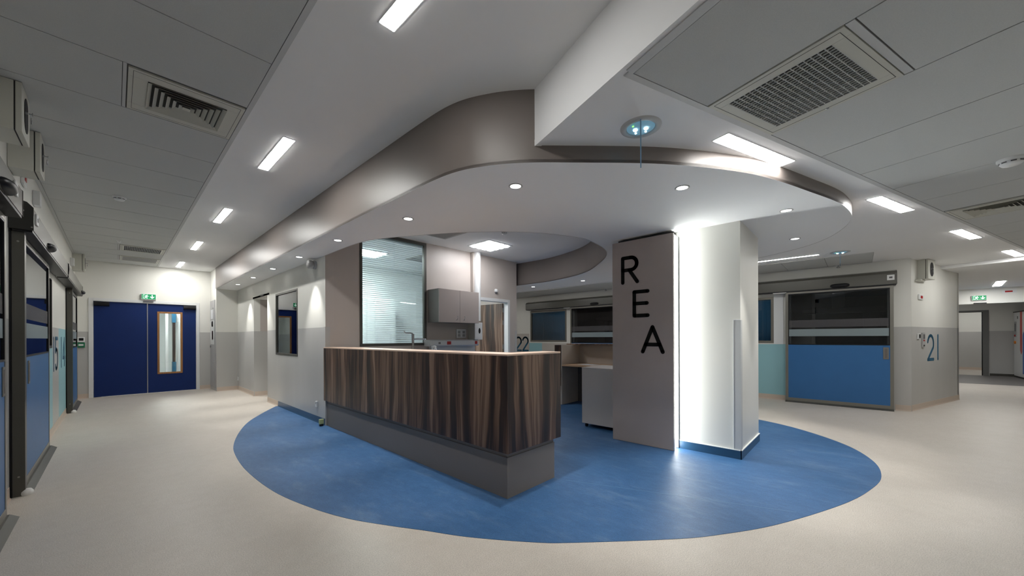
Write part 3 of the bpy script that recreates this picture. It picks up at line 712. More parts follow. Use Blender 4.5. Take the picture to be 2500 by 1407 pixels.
# ------------------------------------------------------------------ automatic sliding doors
def sliding_door(label, org, rz, d, dep, leaf, hdr, handle, sensor, plate, post=None, bracket=None, post_on=None, guide=(0.06,), dirn=1):
    """d: distance of header front from the wall; dep: distance of leaf front; all s measured along the wall, to the right"""
    o = thing('sliding_door', label, 'sliding door', (org[0], org[1], 0), rz)
    l0, l1 = leaf
    # header cover with a sloped upper front
    build('header_cover', MB().ext([(0, 2.18), (-d, 2.18), (-d, 2.36), (-d+0.03, 2.40), (0, 2.43)], hdr[0]+0.006, hdr[1]-0.006), 'header_grey', o)
    for e0, e1 in ((hdr[0], hdr[0]+0.006), (hdr[1]-0.006, hdr[1])):
        ec = build('end_cap', MB().ext([(0, 2.175), (-d-0.003, 2.175), (-d-0.003, 2.362), (-d+0.03, 2.403), (0, 2.434)], e0, e1), 'post_dark', o)
        xs = e0-0.002 if e0 == hdr[0] else e1
        build('screw', MB().cyl((xs, -d*0.55, 2.33), 0.012, 0.002, 'x', 16).cyl((xs, -d*0.95+0.1*0, 2.20), 0.006, 0.002, 'x', 12), 'screw', ec)
    build('rail_slot', MB().box(hdr[0]+0.01, hdr[1]-0.01, -d+0.004, -0.02, 2.160, 2.1795), 'black_plastic', o)
    if bracket is not None: build('bracket', MB().box(bracket-0.11, bracket+0.11, -d-0.02, -d+0.10, 2.145, 2.159), 'white_plastic', o, 0.002)
    # leaf
    y0, y1 = -dep, -dep+0.035
    fr = 0.045; zt = 2.155
    f = MB().box(l0, l0+fr, y0, y1, 0.02, zt).box(l1-fr, l1, y0, y1, 0.02, zt).box(l0+fr, l1-fr, y0, y1, zt-0.035, zt).box(l0+fr, l1-fr, y0, y1, 0.02, 0.085)
    lf = build('leaf_frame', f, 'alu_grey', o, 0.0015)
    build('lower_panel', MB().box(l0+fr, l1-fr, y0+0.004, y1-0.002, 0.085, 1.125), 'leaf_blue', o)
    build('seal', MB().box(l0+fr, l1-fr, y0+0.001, y1-0.001, 1.125, 1.14).box(l0+fr, l0+fr+0.012, y0+0.001, y1-0.001, 1.14, zt-0.035).box(l1-fr-0.012, l1-fr, y0+0.001, y1-0.001, 1.14, zt-0.035).box(l0+fr+0.012, l1-fr-0.012, y0+0.001, y1-0.001, zt-0.05, zt-0.035), 'black_plastic', o)
    pane = build('pane', MB().box(l0+fr+0.012, l1-fr-0.012, y0+0.010, y0+0.016, 1.14, zt-0.05), 'glass_dark', o)
    build('frosted_band', MB().box(l0+fr+0.012, l1-fr-0.012, y0+0.0085, y0+0.0095, 1.29, 1.425), 'frost_light', pane)
    build('tinted_band', MB().box(l0+fr+0.012, l1-fr-0.012, y0+0.0085, y0+0.0095, 1.46, 1.60), 'frost_dark', pane)
    hd = build('handle', MB().box(handle-0.035, handle+0.035, y0-0.003, y0+0.004, 0.885, 1.09), 'alu_grey', o, 0.002)
    build('recess', MB().box(handle-0.018, handle+0.018, y0-0.0045, y0-0.0032, 0.905, 1.07), 'desk_dark', hd)
    build('floor_guide', MB().ext([(y0-0.055, 0.0), (y0-0.012, 0.03), (y0, 0.03), (y0, 0.0)], l0, l1), 'frame_dark', o)
    seg = 20; mbs = MB(); zz = 2.215; wv, hv, dv = 0.135, 0.038, 0.05
    rings = []
    for i in range(9):
        ph = -pi/2+pi*i/8
        rr = cos(ph)
        rings.append([(sensor+wv*(abs(cos(2*pi*k/seg))**0.6)*(1 if cos(2*pi*k/seg) >= 0 else -1)*cos(pi/2*i/8), -d-dv*sin(pi/2*i/8), zz+hv*(abs(sin(2*pi*k/seg))**0.8)*(1 if sin(2*pi*k/seg) >= 0 else -1)*cos(pi/2*i/8*0.95)) for k in range(seg)])
    vs = [p for r_ in rings for p in r_]
    mbs.add(vs, [(i*seg+k, i*seg+(k+1) % seg, (i+1)*seg+(k+1) % seg, (i+1)*seg+k) for i in range(8) for k in range(seg)], 0, True)
    mbs.add(vs, [tuple(range(8*seg, 9*seg))], 0, True)
    build('motion_sensor', mbs, 'black_plastic', o)
    if plate is not None:
        pt = build('key_plate', MB().box(plate-0.045, plate+0.045, -d-0.012, -d-0.0005, 2.245, 2.335), 'white_plastic', o, 0.003)
        build('display', MB().box(plate-0.02, plate+0.02, -d-0.014, -d-0.0125, 2.275, 2.305), 'dark_kit', pt)
    if post is not None:
        p0, p1 = post
        ps = build('guide_post', MB().box(p0, p1, -0.078, -0.012, 0.0, 2.16), 'frame_dark', o, 0.002)
        build('gasket', MB().box(p0-0.006, p1, -0.012, 0, 0.0, 2.16), 'black_plastic', ps)
        build('screw', MB().cyl((p0-0.001, -0.045, 2.08), 0.007, 0.001, 'x', 12).cyl((p0-0.001, -0.045, 0.16), 0.007, 0.001, 'x', 12), 'screw', ps)
        tag(build('buffer', MB().lathe((p0+0.02, -0.085, 0.0), [(0.002, 0.052), (0.022, 0.048), (0.034, 0.03), (0.036, 0.012), (0.032, 0.0)], 20), 'foam', ps), 'white foam stop')
    return o
sliding_door('blue and glass sliding door beneath dark header left of number 21', (XR, 0), RC, 0.17, 0.15, (-1.05, 0.45), (-2.75, 0.49), 0.355, -0.24, 0.415, bracket=-1.14)
sliding_door('blue and glass sliding door seen in the gap beside the REA panel', (XR, 0), RC, 0.17, 0.15, (-6.15, -4.65), (-7.85, -4.61), -4.745, -5.34, -4.70, bracket=-6.25)
sliding_door('nearest blue sliding door, cut by the left picture edge', (XL, 0), RW, 0.125, 0.055, (2.90, 4.43), (1.20, 4.45), 4.33, 3.80, 4.12)
sliding_door('middle blue sliding door on the left wall, with dark guide post', (XL, 0), RW, 0.125, 0.055, (5.09, 6.95), (4.95, 8.22), 5.43, 6.03, 5.10, post=(4.99, 5.07))
sliding_door('farthest blue sliding door on the left wall, next to number 14', (XL, 0), RW, 0.125, 0.055, (10.05, 11.63), (8.30, 11.66), 10.35, 11.35, None, post=(9.95, 10.03))
cab = thing('loose_cable', 'black cable loop hanging from the header on the left wall', 'cable', (XL+0.13, 8.2, 2.2))
build('cable', MB().tube([(0, 0.02, 0.16), (0.004, 0.03, 0.08), (0.0, 0.02, 0.0), (-0.02, -0.1, -0.035), (-0.05, -0.35, -0.03), (-0.05, -0.6, -0.02)], 0.004, 8), 'black_plastic', cab)

# shapes in the dark rooms
kb = thing('medical_pendant', 'dark equipment arm dimly seen through the glass of door 21', 'equipment', (XR+1.2, 0.3, 0))
build('arm', MB().box(-0.15, 0.15, -0.75, 0.6, 1.78, 1.88).box(-0.08, 0.08, -0.1, 0.1, 1.88, 2.47), 'dark_kit', kb, 0.01)
build('column', MB().box(-0.14, 0.14, -0.62, -0.38, 1.1, 1.78), 'dark_kit', kb, 0.01)
kb = thing('medical_pendant', 'dark equipment column dimly seen through the glass of door 22', 'equipment', (XR+1.2, 5.3, 0))
build('arm', MB().box(-0.15, 0.15, -0.4, 0.7, 1.8, 1.9).box(-0.08, 0.08, 0, 0.15, 1.9, 2.47), 'dark_kit', kb, 0.01)
build('column', MB().box(-0.14, 0.14, 0.4, 0.65, 1.0, 1.8), 'dark_kit', kb, 0.01)

# ------------------------------------------------------------------ room numbers
def glyph(ch, x, w_, z0, h_, st):
    m = MB(); r = w_/2
    if ch == '1': m.stroke([(x+w_*0.5, z0), (x+w_*0.5, z0+h_)], st, -0.003, 0)
    if ch == '2': m.stroke(arc(x+r, z0+h_-r*1.05, r, 165, -25, 14, r*1.05)+[(x+0.02*w_, z0), (x+w_, z0)], st, -0.003, 0)
    if ch == '4': m.stroke([(x+w_*0.72, z0), (x+w_*0.72, z0+h_), (x, z0+h_*0.28), (x+w_, z0+h_*0.28)], st, -0.003, 0)
    if ch == '5': m.stroke([(x+w_*0.95, z0+h_), (x+w_*0.08, z0+h_), (x+w_*0.04, z0+h_*0.60)]+arc(x+w_*0.45, z0+h_*0.32, w_*0.52, 130, -140, 16, h_*0.32), st, -0.003, 0)
    return m
def number(label, txt, org, rz, spans, z0=0.83, h_=0.49, st=0.055):
    o = thing('room_number', label, 'number', (org[0], org[1], 0), rz)
    for ch, (a, b) in zip(txt, spans): build('digit', glyph(ch, a, b-a, z0+st/2, h_-st, st), 'number_blue', o)
number('blue painted number 21 on the corner wall', '21', c21, TB, [(0.76, 1.05), (1.14, 1.42)])
number('blue painted number 22 beside the far window', '22', (XR-0.0005, 0), RC, [(-8.45, -8.20), (-8.13, -7.90)])
number('blue painted number 15 on the grey patch of the left wall', '15', (XL+0.0005, 0), RW, [(8.02, 8.22), (8.32, 8.62)])
number('blue painted number 14 on the teal patch of the left wall', '14', (XL+0.0005, 0), RW, [(9.08, 9.28), (9.42, 9.76)])

# ------------------------------------------------------------------ ceiling luminaires
def strip_light(label, x, y, z, rz, ln, wd_, m, group):
    o = thing('strip_light', label, 'ceiling light', (x, y, z), rz, group)
    f = MB(); a, b, t = ln/2, wd_/2, 0.008
    f.box(-a-t, a+t, -b-t, -b, -0.003, 0.0).box(-a-t, a+t, b, b+t, -0.003, 0.0).box(-a-t, -a, -b, b, -0.003, 0.0).box(a, a+t, -b, b, -0.003, 0.0)
    build('frame', f, 'trim_paint', o)
    build('diffuser', MB().box(-a, a, -b, b, -0.0055, -0.0005), m, o)
    return o
ll = ['nearest strip light over the left corridor, cut by the top edge', 'second nearest strip light over the left corridor', 'third strip light from the camera over the left corridor',
      'fourth strip light from the camera over the left corridor', 'farthest strip light over the left corridor, nearest the navy door']
for i, y in enumerate((1.48, 3.985, 6.495, 8.92, 11.45)):
    strip_light(ll[i], 1.025, y, ZH, pi/2, 0.825, 0.08, ('led_near', 'led_white', 'led_white', 'led_end', 'led_end')[i], 'strip lights over the left corridor')
lr = ['largest strip light, just beyond the canopy rim at upper right', 'second strip light along the right corridor tiles', 'third strip light along the right corridor tiles', 'fourth and farthest strip light along the right corridor tiles']
for i, a in enumerate((2.78, 5.13, 7.50, 9.90)):
    x, y = wb(a, 1.538); strip_light(lr[i], x, y, ZL, TB, 0.81, 0.10, 'led_right_near' if i == 0 else 'led_right', 'strip lights over the right corridor')
o = strip_light('slim bright line light beyond the pillar, above door 21', 7.77, 1.08, ZL, pi/2, 1.24, 0.035, 'led_far', None)
for k in (1, 2, 3):
    x, y = 7.77, 1.08+2.5*k
    strip_light('slim line light behind the canopy, in the row towards door 22', x, y, ZL, pi/2, 1.24, 0.035, 'led_far', 'hidden line lights in front of door 22')
strip_light('strip light on the low ceiling before the far opening', 14.6, -2.5, ZF, -0.12, 1.3, 0.14, 'led_far', None)
strip_light('strip light inside the far grey floored room', 17.4, -2.0, ZF, pi/2, 1.2, 0.15, 'led_soft', None)
strip_light('strip light behind the last doorway', 21.0, -3.2, ZF, pi/2, 1.2, 0.2, 'led_soft', None)

spots = [((1.87, 10.12), 'farthest round downlight of the canopy row along the left corridor'), ((1.87, 8.775), 'second farthest downlight of the canopy row along the left corridor'),
         ((1.87, 7.43), 'downlight in the canopy before the small window'), ((1.87, 6.08), 'downlight in the canopy next to the round wall siren'),
         ((1.88, 4.70), 'downlight in the canopy left of the big blind window'), ((2.035, 3.34), 'downlight in the canopy above the left part of the counter'),
         ((2.19, 2.00), 'downlight in the canopy above the counter corner'), ((3.145, 1.04), 'downlight in the canopy in front of the REA panel'),
         ((4.405, 0.50), 'downlight in the canopy in front of the pillar'), ((5.745, 0.565), 'downlight at the right end of the canopy'),
         ((6.82, 4.29), 'downlight in the canopy above the back desk, nearer the REA panel'), ((6.60, 1.70), 'added unseen downlight in the canopy behind the pillar'), ((6.80, 2.95), 'added unseen downlight in the canopy behind the REA panel'), ((6.81, 5.66), 'downlight in the canopy above the back desk, nearer the wood door')]  # the two behind pillar and panel are unseen, added to brighten the desk area
for (x, y), lab in spots:
    o = thing('downlight', lab, 'downlight', (x, y, ZS), 0, 'round downlights in the canopy')
    build('rim', MB().lathe((0, 0, 0), [(0.056, 0.0), (0.056, 0.003), (0.048, 0.006), (0.043, 0.004), (0.041, 0.0)], 32, sgn=-1), 'grey_plastic', o)
    build('lens', MB().lathe((0, 0, 0), [(0.041, 0.001), (0.030, 0.0045), (0.012, 0.006)], 24, sgn=-1), 'spot_glow', o)
    ld = bpy.data.lights.new('downlight_lamp', 'SPOT'); ld.energy = SPOT_W; ld.spot_size = radians(64); ld.spot_blend = 0.55; ld.shadow_soft_size = 0.025
    ld.color = (1.0, 0.985, 0.94)
    lo = bpy.data.objects.new('lamp', ld); COL.objects.link(lo); lo.parent = o; lo.location = (0, 0, -0.012)

def emergency(label, x, y, z):
    th = atan2(y, x); o = thing('emergency_light', label, 'emergency light', (x, y, z), th)
    build('rim', MB().lathe((0, 0, 0), [(0.125, 0.0), (0.122, 0.006), (0.10, 0.012), (0.088, 0.010), (0.085, 0.003)], 40, sgn=-1), 'trim_paint', o)
    ln = build('lens', MB().lathe((0, 0, 0), [(0.085, 0.004), (0.07, 0.014), (0.03, 0.018), (0.005, 0.018)], 32, sgn=-1), 'emergency_blue', o)
    for dx, dy, r_, hz in ((-0.01, 0.032, 0.013, -0.0225), (-0.01, -0.032, 0.013, -0.0225), (0.03, 0.03, 0.006, -0.021), (0.03, -0.03, 0.006, -0.021)):
        build('led_dot', MB().cyl((dx, dy, hz), r_, 0.003, seg=14), 'emergency_dot', ln)
    build('status_led', MB().cyl((-0.055, 0.045, -0.020), 0.006, 0.004, seg=10), 'emergency_green', ln)
    b = build('blade', MB().box(-0.125, 0.125, -0.003, 0.003, -0.20, -0.020), 'acrylic', o)
    build('blade_edge', MB().box(-0.127, -0.125, -0.0035, 0.0035, -0.20, -0.02).box(0.125, 0.127, -0.0035, 0.0035, -0.2, -0.02).box(-0.127, 0.127, -0.0035, 0.0035, -0.203, -0.20), 'cyan_edge', b)
    return o
emergency('round bluish emergency light with hanging blade, above the canopy rim', 2.27, 1.0, ZL)
emergency('small bluish emergency light with hanging blade, above door 21', 7.78, 0.2, ZL)

# ------------------------------------------------------------------ vents
def louvre_vent(label, x, y, z, rz, lx_, ly_, dirn=1, inner=(0.42, 0.40)):
    o = thing('ceiling_vent', label, 'ceiling vent', (x, y, z), rz)
    a, b = lx_/2, ly_/2; c, d = inner[0]/2, inner[1]/2
    f = MB(); t = 0.012
    for p in ((-a, a, -b, -d), (-a, a, d, b), (-a, -c, -d, d), (c, a, -d, d)): f.box(*p, -t, 0)
    build('frame_plate', f, 'vent_cream', o, 0.001)
    build('reveal_line', MB().box(-a+0.022, a-0.022, -b+0.022, -b+0.024, -t-0.0008, -t).box(-a+0.022, a-0.022, b-0.024, b-0.022, -t-0.0008, -t).box(-a+0.022, -a+0.024, -b+0.022, b-0.022, -t-0.0008, -t).box(a-0.024, a-0.022, -b+0.022, b-0.022, -t-0.0008, -t), 'gap_dark', o)
    build('duct_back', MB().box(-c, c, -d, d, -0.0012, -0.0004), 'vent_inside', o)
    n = 6; q = MB()
    for i in range(n):
        k = i/(n+0.3); cc, ddv = c*(1-k), d*(1-k); w2 = (c/(n+0.3)); w3 = d/(n+0.3)
        z0, z1 = -0.002, -0.020
        # four sloping blades of a square cone ring
        O = [(-cc, -ddv), (cc, -ddv), (cc, ddv), (-cc, ddv)]; I = [(-cc+w2*0.62, -ddv+w3*0.62), (cc-w2*0.62, -ddv+w3*0.62), (cc-w2*0.62, ddv-w3*0.62), (-cc+w2*0.62, ddv-w3*0.62)]
        q.add([(px, py, z1) for px, py in O]+[(px, py, z0) for px, py in I], [(j, (j+1) % 4, 4+(j+1) % 4, 4+j) for j in range(4)])
        q.add([(px*0.996, py*0.996, z1+0.001) for px, py in O]+[(px, py, z0+0.001) for px, py in I], [(4+j, 4+(j+1) % 4, (j+1) % 4, j) for j in range(4)])
    q.box(-c*0.10, c*0.10, -d*0.10, d*0.10, -0.020, -0.018)
    build('louvre', q, 'vent_cream', o)
    return o
struct('trim_6', MB().box(0.036, 0.053, YP[0]+0.003, YP[0]+YP[1]-0.003, ZH-0.0095, ZH-0.004), 'trim_paint')
for q_ in (YP[0]+10*YP[1], YP[0]+12*YP[1]): struct('trim_7', MB().box(0.036, 0.053, q_+0.003, q_+YP[1]-0.003, ZH-0.0095, ZH-0.004), 'trim_paint')
louvre_vent('cream louvred ceiling vent nearest the camera over the left corridor', 0.362, YP[0]+0.5*YP[1], ZH-0.004, 0, 0.605, 0.60)
x, y = wb(6.19, 1.05)
louvre_vent('cream louvred ceiling vent near the right picture edge', x, y, ZL-0.004, TB, 0.60, 0.60)
def grille_vent(label, x, y, z, rz, lx_, ly_, inner, nx, ny, frame='vent_cream', bar='grille_white', bw=0.004, latch=True):
    o = thing('ceiling_grille', label, 'ceiling vent', (x, y, z), rz)
    a, b = lx_/2, ly_/2; c, d = inner[0]/2, inner[1]/2; t = 0.010
    f = MB()
    for p in ((-a, a, -b, -d), (-a, a, d, b), (-a, -c, -d, d), (c, a, -d, d)): f.box(*p, -t, 0)
    build('frame_plate', f, frame, o, 0.001)
    build('reveal_line', MB().box(-a+0.022, a-0.022, -b+0.022, -b+0.024, -t-0.0008, -t).box(-a+0.022, a-0.022, b-0.024, b-0.022, -t-0.0008, -t).box(-a+0.022, -a+0.024, -b+0.022, b-0.022, -t-0.0008, -t).box(a-0.024, a-0.022, -b+0.022, b-0.022, -t-0.0008, -t), 'gap_dark', o)
    build('duct_back', MB().box(-c, c, -d, d, -0.0012, -0.0004), 'vent_inside', o)
    g_ = MB()
    for i in range(nx+1):
        xx = -c+2*c*i/nx; g_.box(xx-bw/2, xx+bw/2, -d, d, -t, -0.003)
    for i in range(ny+1):
        yy = -d+2*d*i/ny; g_.box(-c, c, yy-bw/2, yy+bw/2, -t, -0.003)
    build('grid', g_, bar, o)
    if latch: build('latch', MB().lathe((0.0, -b+0.015, -t), [(0.008, 0), (0.008, 0.002), (0.004, 0.003)], 14, sgn=-1), 'steel', o)
    return o
x, y = wb(2.302, 1.048)
grille_vent('large cream grid grille in the right ceiling tiles', x, y, ZL-0.003, TB+pi/2, 0.62, 0.64, (0.475, 0.49), 17, 22, bw=0.0036)
grille_vent('slotted cream ceiling grille, the nearer of the two before the navy door', 0.362, YP[0]+10.5*YP[1], ZH-0.004, 0, 0.605, 0.60, (0.5, 0.46), 22, 3)
grille_vent('fine grey filter grille, the farther of the two before the navy door', 0.362, YP[0]+12.5*YP[1], ZH-0.004, 0, 0.605, 0.60, (0.52, 0.5), 60, 60, bw=0.003, bar='grey_plastic', latch=False)
grille_vent('grey mesh grille in the ceiling over the counter area', 3.60, 4.93, ZH, 0, 0.62, 0.6, (0.54, 0.52), 40, 40, frame='trim_paint', bar='grey_plastic', bw=0.005, latch=False)
grille_vent('grey vent at far right on the low ceiling', 13.6, -3.3, ZF, 0, 0.6, 0.6, (0.5, 0.5), 14, 14, latch=False)
grille_vent('dark vent in the office ceiling behind the big window', 4.6, 6.9, ZH, 0, 0.62, 0.62, (0.56, 0.56), 20, 20, bar='grey_plastic', latch=False)

def smoke(label, x, y, z, s=1.0):
    o = thing('smoke_detector', label, 'smoke detector', (x, y, z))
    build('base', MB().lathe((0, 0, 0), [(0.062*s, 0), (0.062*s, 0.012*s), (0.056*s, 0.018*s)], 32, sgn=-1), 'white_plastic', o)
    h_ = build('head', MB().lathe((0, 0, 0), [(0.050*s, 0.0185*s), (0.050*s, 0.030*s), (0.040*s, 0.042*s), (0.012*s, 0.046*s)], 32, sgn=-1), 'white_plastic', o)
    sl = MB()
    for i in range(8):
        a = 2*pi*i/8
        sl.M = Matrix.Rotation(a, 4, 'Z'); sl.box(0.0495*s, 0.0515*s, -0.012*s, 0.012*s, -0.029*s, -0.022*s)
    build('slot', sl, 'dark_kit', h_)
smoke('white smoke detector on the left corridor tiles', 0.036, 6.49, ZH-0.009)
smoke('flat round sensor near the far left ceiling vents', 0.047, 9.38, ZH-0.009, 0.6)
x, y = wb(4.58, 0.72); smoke('large white smoke detector at the right picture edge', x, y, ZL-0.009, 1.15)
smoke('white smoke detector on the ceiling above the counter', 4.31, 4.19, ZH, 0.85)

# ceiling hooks before the right doors
def hook(label, x, y, z):
    o = thing('ceiling_sensor', label, 'sensor', (x, y, z))
    build('stem', MB().cyl((0, 0, -0.03), 0.008, 0.03, seg=12), 'steel', o)
    build('cup', MB().lathe((0, 0, -0.03), [(0.012, 0), (0.028, 0.012), (0.030, 0.022), (0.01, 0.026)], 20, sgn=-1), 'chrome', o)
    build('flange', MB().lathe((0, 0, 0), [(0.045, 0), (0.045, 0.004), (0.02, 0.006)], 24, sgn=-1), 'white_plastic', o)
hook('small metal sensor under the tiles above door 21', 9.1, 0.26, ZL-0.009)
hook('small metal sensor under the tiles above the door in the gap', 9.1, 5.0, ZL-0.009)

# ------------------------------------------------------------------ wall cabinets, sink corner
wc = thing('wall_cabinet', 'taupe two door wall cabinet beside the big blind window', 'cabinet', (4.328, YB-0.002, 1.56))
build('carcass', MB().box(-0.463, 0.463, -0.33, 0, 0, 0.593), 'cabinet_side', wc)
for a, b, hx, m in ((-0.463, -0.002, -0.085, 'cabinet_taupe'), (0.002, 0.463, 0.085, 'cabinet_taupe')):
    d_ = build('door', MB().box(a, b, -0.35, -0.331, 0, 0.593), m, wc, 0.001)
    build('handle', MB().tube([(hx+0.022, -0.3505, 0.115), (hx+0.022, -0.372, 0.113), (hx+0.004, -0.380, 0.08), (hx, -0.378, 0.05), (hx, -0.3505, 0.048)], 0.004, 8), 'steel', d_)
pi_ = thing('down_pipe', 'white vertical pipe rising from behind the taupe wall cabinet', 'pipe', (4.99, 5.62, 1.62))
build('pipe', MB().cyl((0, 0, 0), 0.072, ZH-1.62, seg=28), 'white_plastic', pi_)
build('side_cover', MB().box(-0.105, -0.073, 0.0, 0.078, 0.0, ZH-1.62), 'beige_wall', pi_)
sd = thing('soap_dispenser', 'white wall dispenser box with black oval window, under the pipe', 'dispenser', (4.90, 5.53, 1.25))
build('body', MB().box(-0.10, 0.10, -0.04, 0.165, 0, 0.33), 'box_cream', sd, 0.004)
build('front_cover', MB().box(-0.10, 0.10, -0.055, -0.041, -0.005, 0.335), 'white_plastic', sd, 0.005)
build('level_window', MB().cyl((0.02, -0.058, 0.17), 0.026, 0.003, 'y', 24, sy=2.1), 'black_plastic', sd)
tk = thing('socket_trunking', 'white wall trunking with red sockets under the wall cabinet', 'trunking', (4.36, 5.62, 1.13))
build('duct', MB().ext([(0.078, 0), (-0.10, 0.0), (-0.12, 0.02), (-0.12, 0.10), (-0.08, 0.118), (0.078, 0.118)], -0.575, 0.565), 'white_plastic', tk)
for sx, c, wv in ((-0.17, 'red', 0.045), (0.49, 'red', 0.03)):
    build('red_socket', MB().box(sx-wv, sx+wv, -0.126, -0.1205, 0.03, 0.088), c, tk, 0.002)
build('socket', MB().box(-0.40, -0.385, -0.125, -0.1205, 0.04, 0.075).box(-0.375, -0.36, -0.125, -0.1205, 0.04, 0.075), 'dark_kit', tk)
build('lower_board', MB().box(-0.47, 0.565, 0.03, 0.078, -0.38, -0.002), 'white_plastic', tk)
sw = thing('switch_panel', 'white four way switch panel on the beige wall below the cabinet', 'switch', (4.632, YB-0.001, 1.28))
build('plate', MB().box(-0.12, 0.12, -0.012, 0, 0, 0.172), 'white_plastic', sw, 0.003)
for a, b in ((-0.055, 0.115), (0.06, 0.115), (-0.055, 0.05), (0.06, 0.05)):
    build('rocker', MB().box(a-0.03, a+0.03, -0.017, -0.0125, b-0.024, b+0.024), 'grey_plastic', sw, 0.002)
al = thing('call_lamp', 'small round white dome above the open wood door', 'signal lamp', (5.59, YB-0.001, 2.29))
build('dome', MB().lathe((0, 0, 0), [(0.042, 0), (0.042, 0.012), (0.036, 0.04), (0.02, 0.052), (0.004, 0.055)], 24, ax='y', sgn=-1), 'white_plastic', al)
build('ring', MB().lathe((0, -0.001, -0.035), [(0.022, 0.0), (0.022, 0.025), (0.012, 0.03)], 18, ax='y', sgn=-1), 'steel', al)
sk = thing('sink_unit', 'low white worktop with basin below the big window, mostly hidden', 'sink unit', (3.1, 5.3, 0.0022))
build('body', MB().box(-0.7, 0.75, -0.25, 0.39, 0.08, 0.86), 'pedestal_paint', sk)
build('worktop', MB().box(-0.72, 0.77, -0.28, 0.395, 0.861, 0.90), 'white_plastic', sk, 0.003)
build('kick', MB().box(-0.68, 0.73, -0.2, 0.38, 0, 0.0795), 'plinth_grey', sk)
fc = thing('lever_tap', 'chrome elbow lever tap in front of the blind window', 'tap', (3.345, 5.36, 0.903))
build('body', MB().cyl((0, 0, 0), 0.026, 0.012).cyl((0, 0, 0.012), 0.021, 0.33).cyl((0, 0, 0.342), 0.023, 0.105), 'chrome', fc)
build('spout', MB().tube([(0.0, -0.01, 0.355), (0.08, -0.03, 0.362), (0.17, -0.05, 0.360), (0.21, -0.06, 0.352)], 0.012, 12), 'chrome', fc)
build('lever', MB().tube([(0.0, 0.0, 0.45), (-0.04, 0.02, 0.462), (-0.10, 0.04, 0.462), (-0.125, 0.05, 0.475), (-0.13, 0.05, 0.492)], 0.009, 10), 'chrome', fc)
cp = thing('crumpled_wrap', 'crumpled white plastic wrap on the worktop left of the red sockets', 'plastic wrap', (3.80, 5.42, 0.903))
mb = MB(); seg = 18; prof = [(0.10, 0.0), (0.12, 0.04), (0.10, 0.10), (0.06, 0.16), (0.045, 0.205), (0.05, 0.235), (0.01, 0.245)]
vs = []
for r_, h_ in prof:
    for i in range(seg):
        k = 1+0.16*sin(i*2.3+h_*40)+0.08*cos(i*5.1+h_*25); a = 2*pi*i/seg
        vs.append((r_*k*cos(a), r_*k*sin(a)*0.8, h_))
mb.add(vs, [(k*seg+i, k*seg+(i+1) % seg, (k+1)*seg+(i+1) % seg, (k+1)*seg+i) for k in range(len(prof)-1) for i in range(seg)]+[tuple(range(seg))[::-1], tuple(range(6*seg, 7*seg))])
build('wrap', mb, 'paper', cp)

# ------------------------------------------------------------------ wall devices
def exit_sign(label, x, y, z, rz, wd_=0.235, ht=0.115):
    o = thing('exit_sign', label, 'exit sign', (x, y, z), rz)
    build('housing', MB().box(-wd_/2-0.008, wd_/2+0.008, -0.045, 0, -0.012, ht+0.008), 'white_plastic', o, 0.004)
    f = build('face', MB().box(-wd_/2, wd_/2, -0.0475, -0.0455, 0, ht), 'exit_green', o)
    s_ = MB(); w1 = 0.012; yf, yb = -0.0505, -0.048; bx = -wd_/2+0.075
    s_.cyl((bx+0.014, yb-0.002, ht*0.80), 0.009, 0.002, 'y', 14)
    s_.stroke([(bx+0.008, ht*0.68), (bx-0.006, ht*0.42)], 0.017, yf, yb)
    s_.stroke([(bx-0.006, ht*0.42), (bx+0.014, ht*0.30), (bx+0.012, ht*0.12)], w1*0.8, yf, yb)
    s_.stroke([(bx-0.006, ht*0.42), (bx-0.018, ht*0.22), (bx-0.036, ht*0.20)], w1*0.8, yf, yb)
    s_.stroke([(bx+0.006, ht*0.66), (bx+0.024, ht*0.52), (bx+0.036, ht*0.60)], w1*0.6, yf, yb)
    s_.stroke([(bx+0.004, ht*0.68), (bx-0.018, ht*0.66), (bx-0.028, ht*0.50)], w1*0.6, yf, yb)
    s_.stroke([(bx-0.052, ht*0.88), (bx-0.052, ht*0.12)], 0.006, yf, yb); s_.stroke([(bx-0.052, ht*0.88), (bx-0.02, ht*0.88)], 0.006, yf, yb)
    build('running_figure', s_, 'exit_white', f)
    a_ = MB(); ax_ = wd_/2-0.06
    a_.stroke([(ax_, ht*0.82), (ax_, ht*0.3)], 0.016, yf, yb); a_.stroke([(ax_-0.030, ht*0.48), (ax_, ht*0.2), (ax_+0.030, ht*0.48)], 0.014, yf, yb)
    build('arrow', a_, 'exit_white', f)
    return o
exit_sign('green exit sign above the navy double door', 0.535, YE-0.001, 2.215, RE)
exit_sign('green exit sign above the far right opening', XF-0.001, -2.38, 2.25, RC, 0.24, 0.115)
def panel(name, label, cat, x, y, z, rz, w_, h_, t=0.02, m='white_plastic', inner=None):
    o = thing(name, label, cat, (x, y, z), rz)
    build('housing', MB().box(-w_/2, w_/2, -t, 0, 0, h_), m, o, min(0.004, t/4))
    for nm, (a, b, c, d), mm in (inner or []): build(nm, MB().box(a, b, -t-0.004, -t-0.0003, c, d), mm, o)
    return o
panel('alarm_plate', 'small dark vent strip between exit sign and navy door', 'sensor', 0.53, YE-0.017, 2.145, RE, 0.17, 0.03, 0.02, 'dark_kit')
panel('card_reader', 'white reader with black screen left of the navy door', 'reader', -0.505, YE-0.001, 1.22, RE, 0.10, 0.105, 0.03, 'white_plastic', [('screen', (-0.03, 0.035, 0.03, 0.085), 'black_plastic')])
panel('door_release', 'green emergency release box under the white reader by the navy door', 'door release', -0.505, YE-0.001, 1.10, RE, 0.11, 0.11, 0.04, 'green_plastic', [('label_plate', (-0.035, 0.035, 0.04, 0.075), 'white_plastic')])
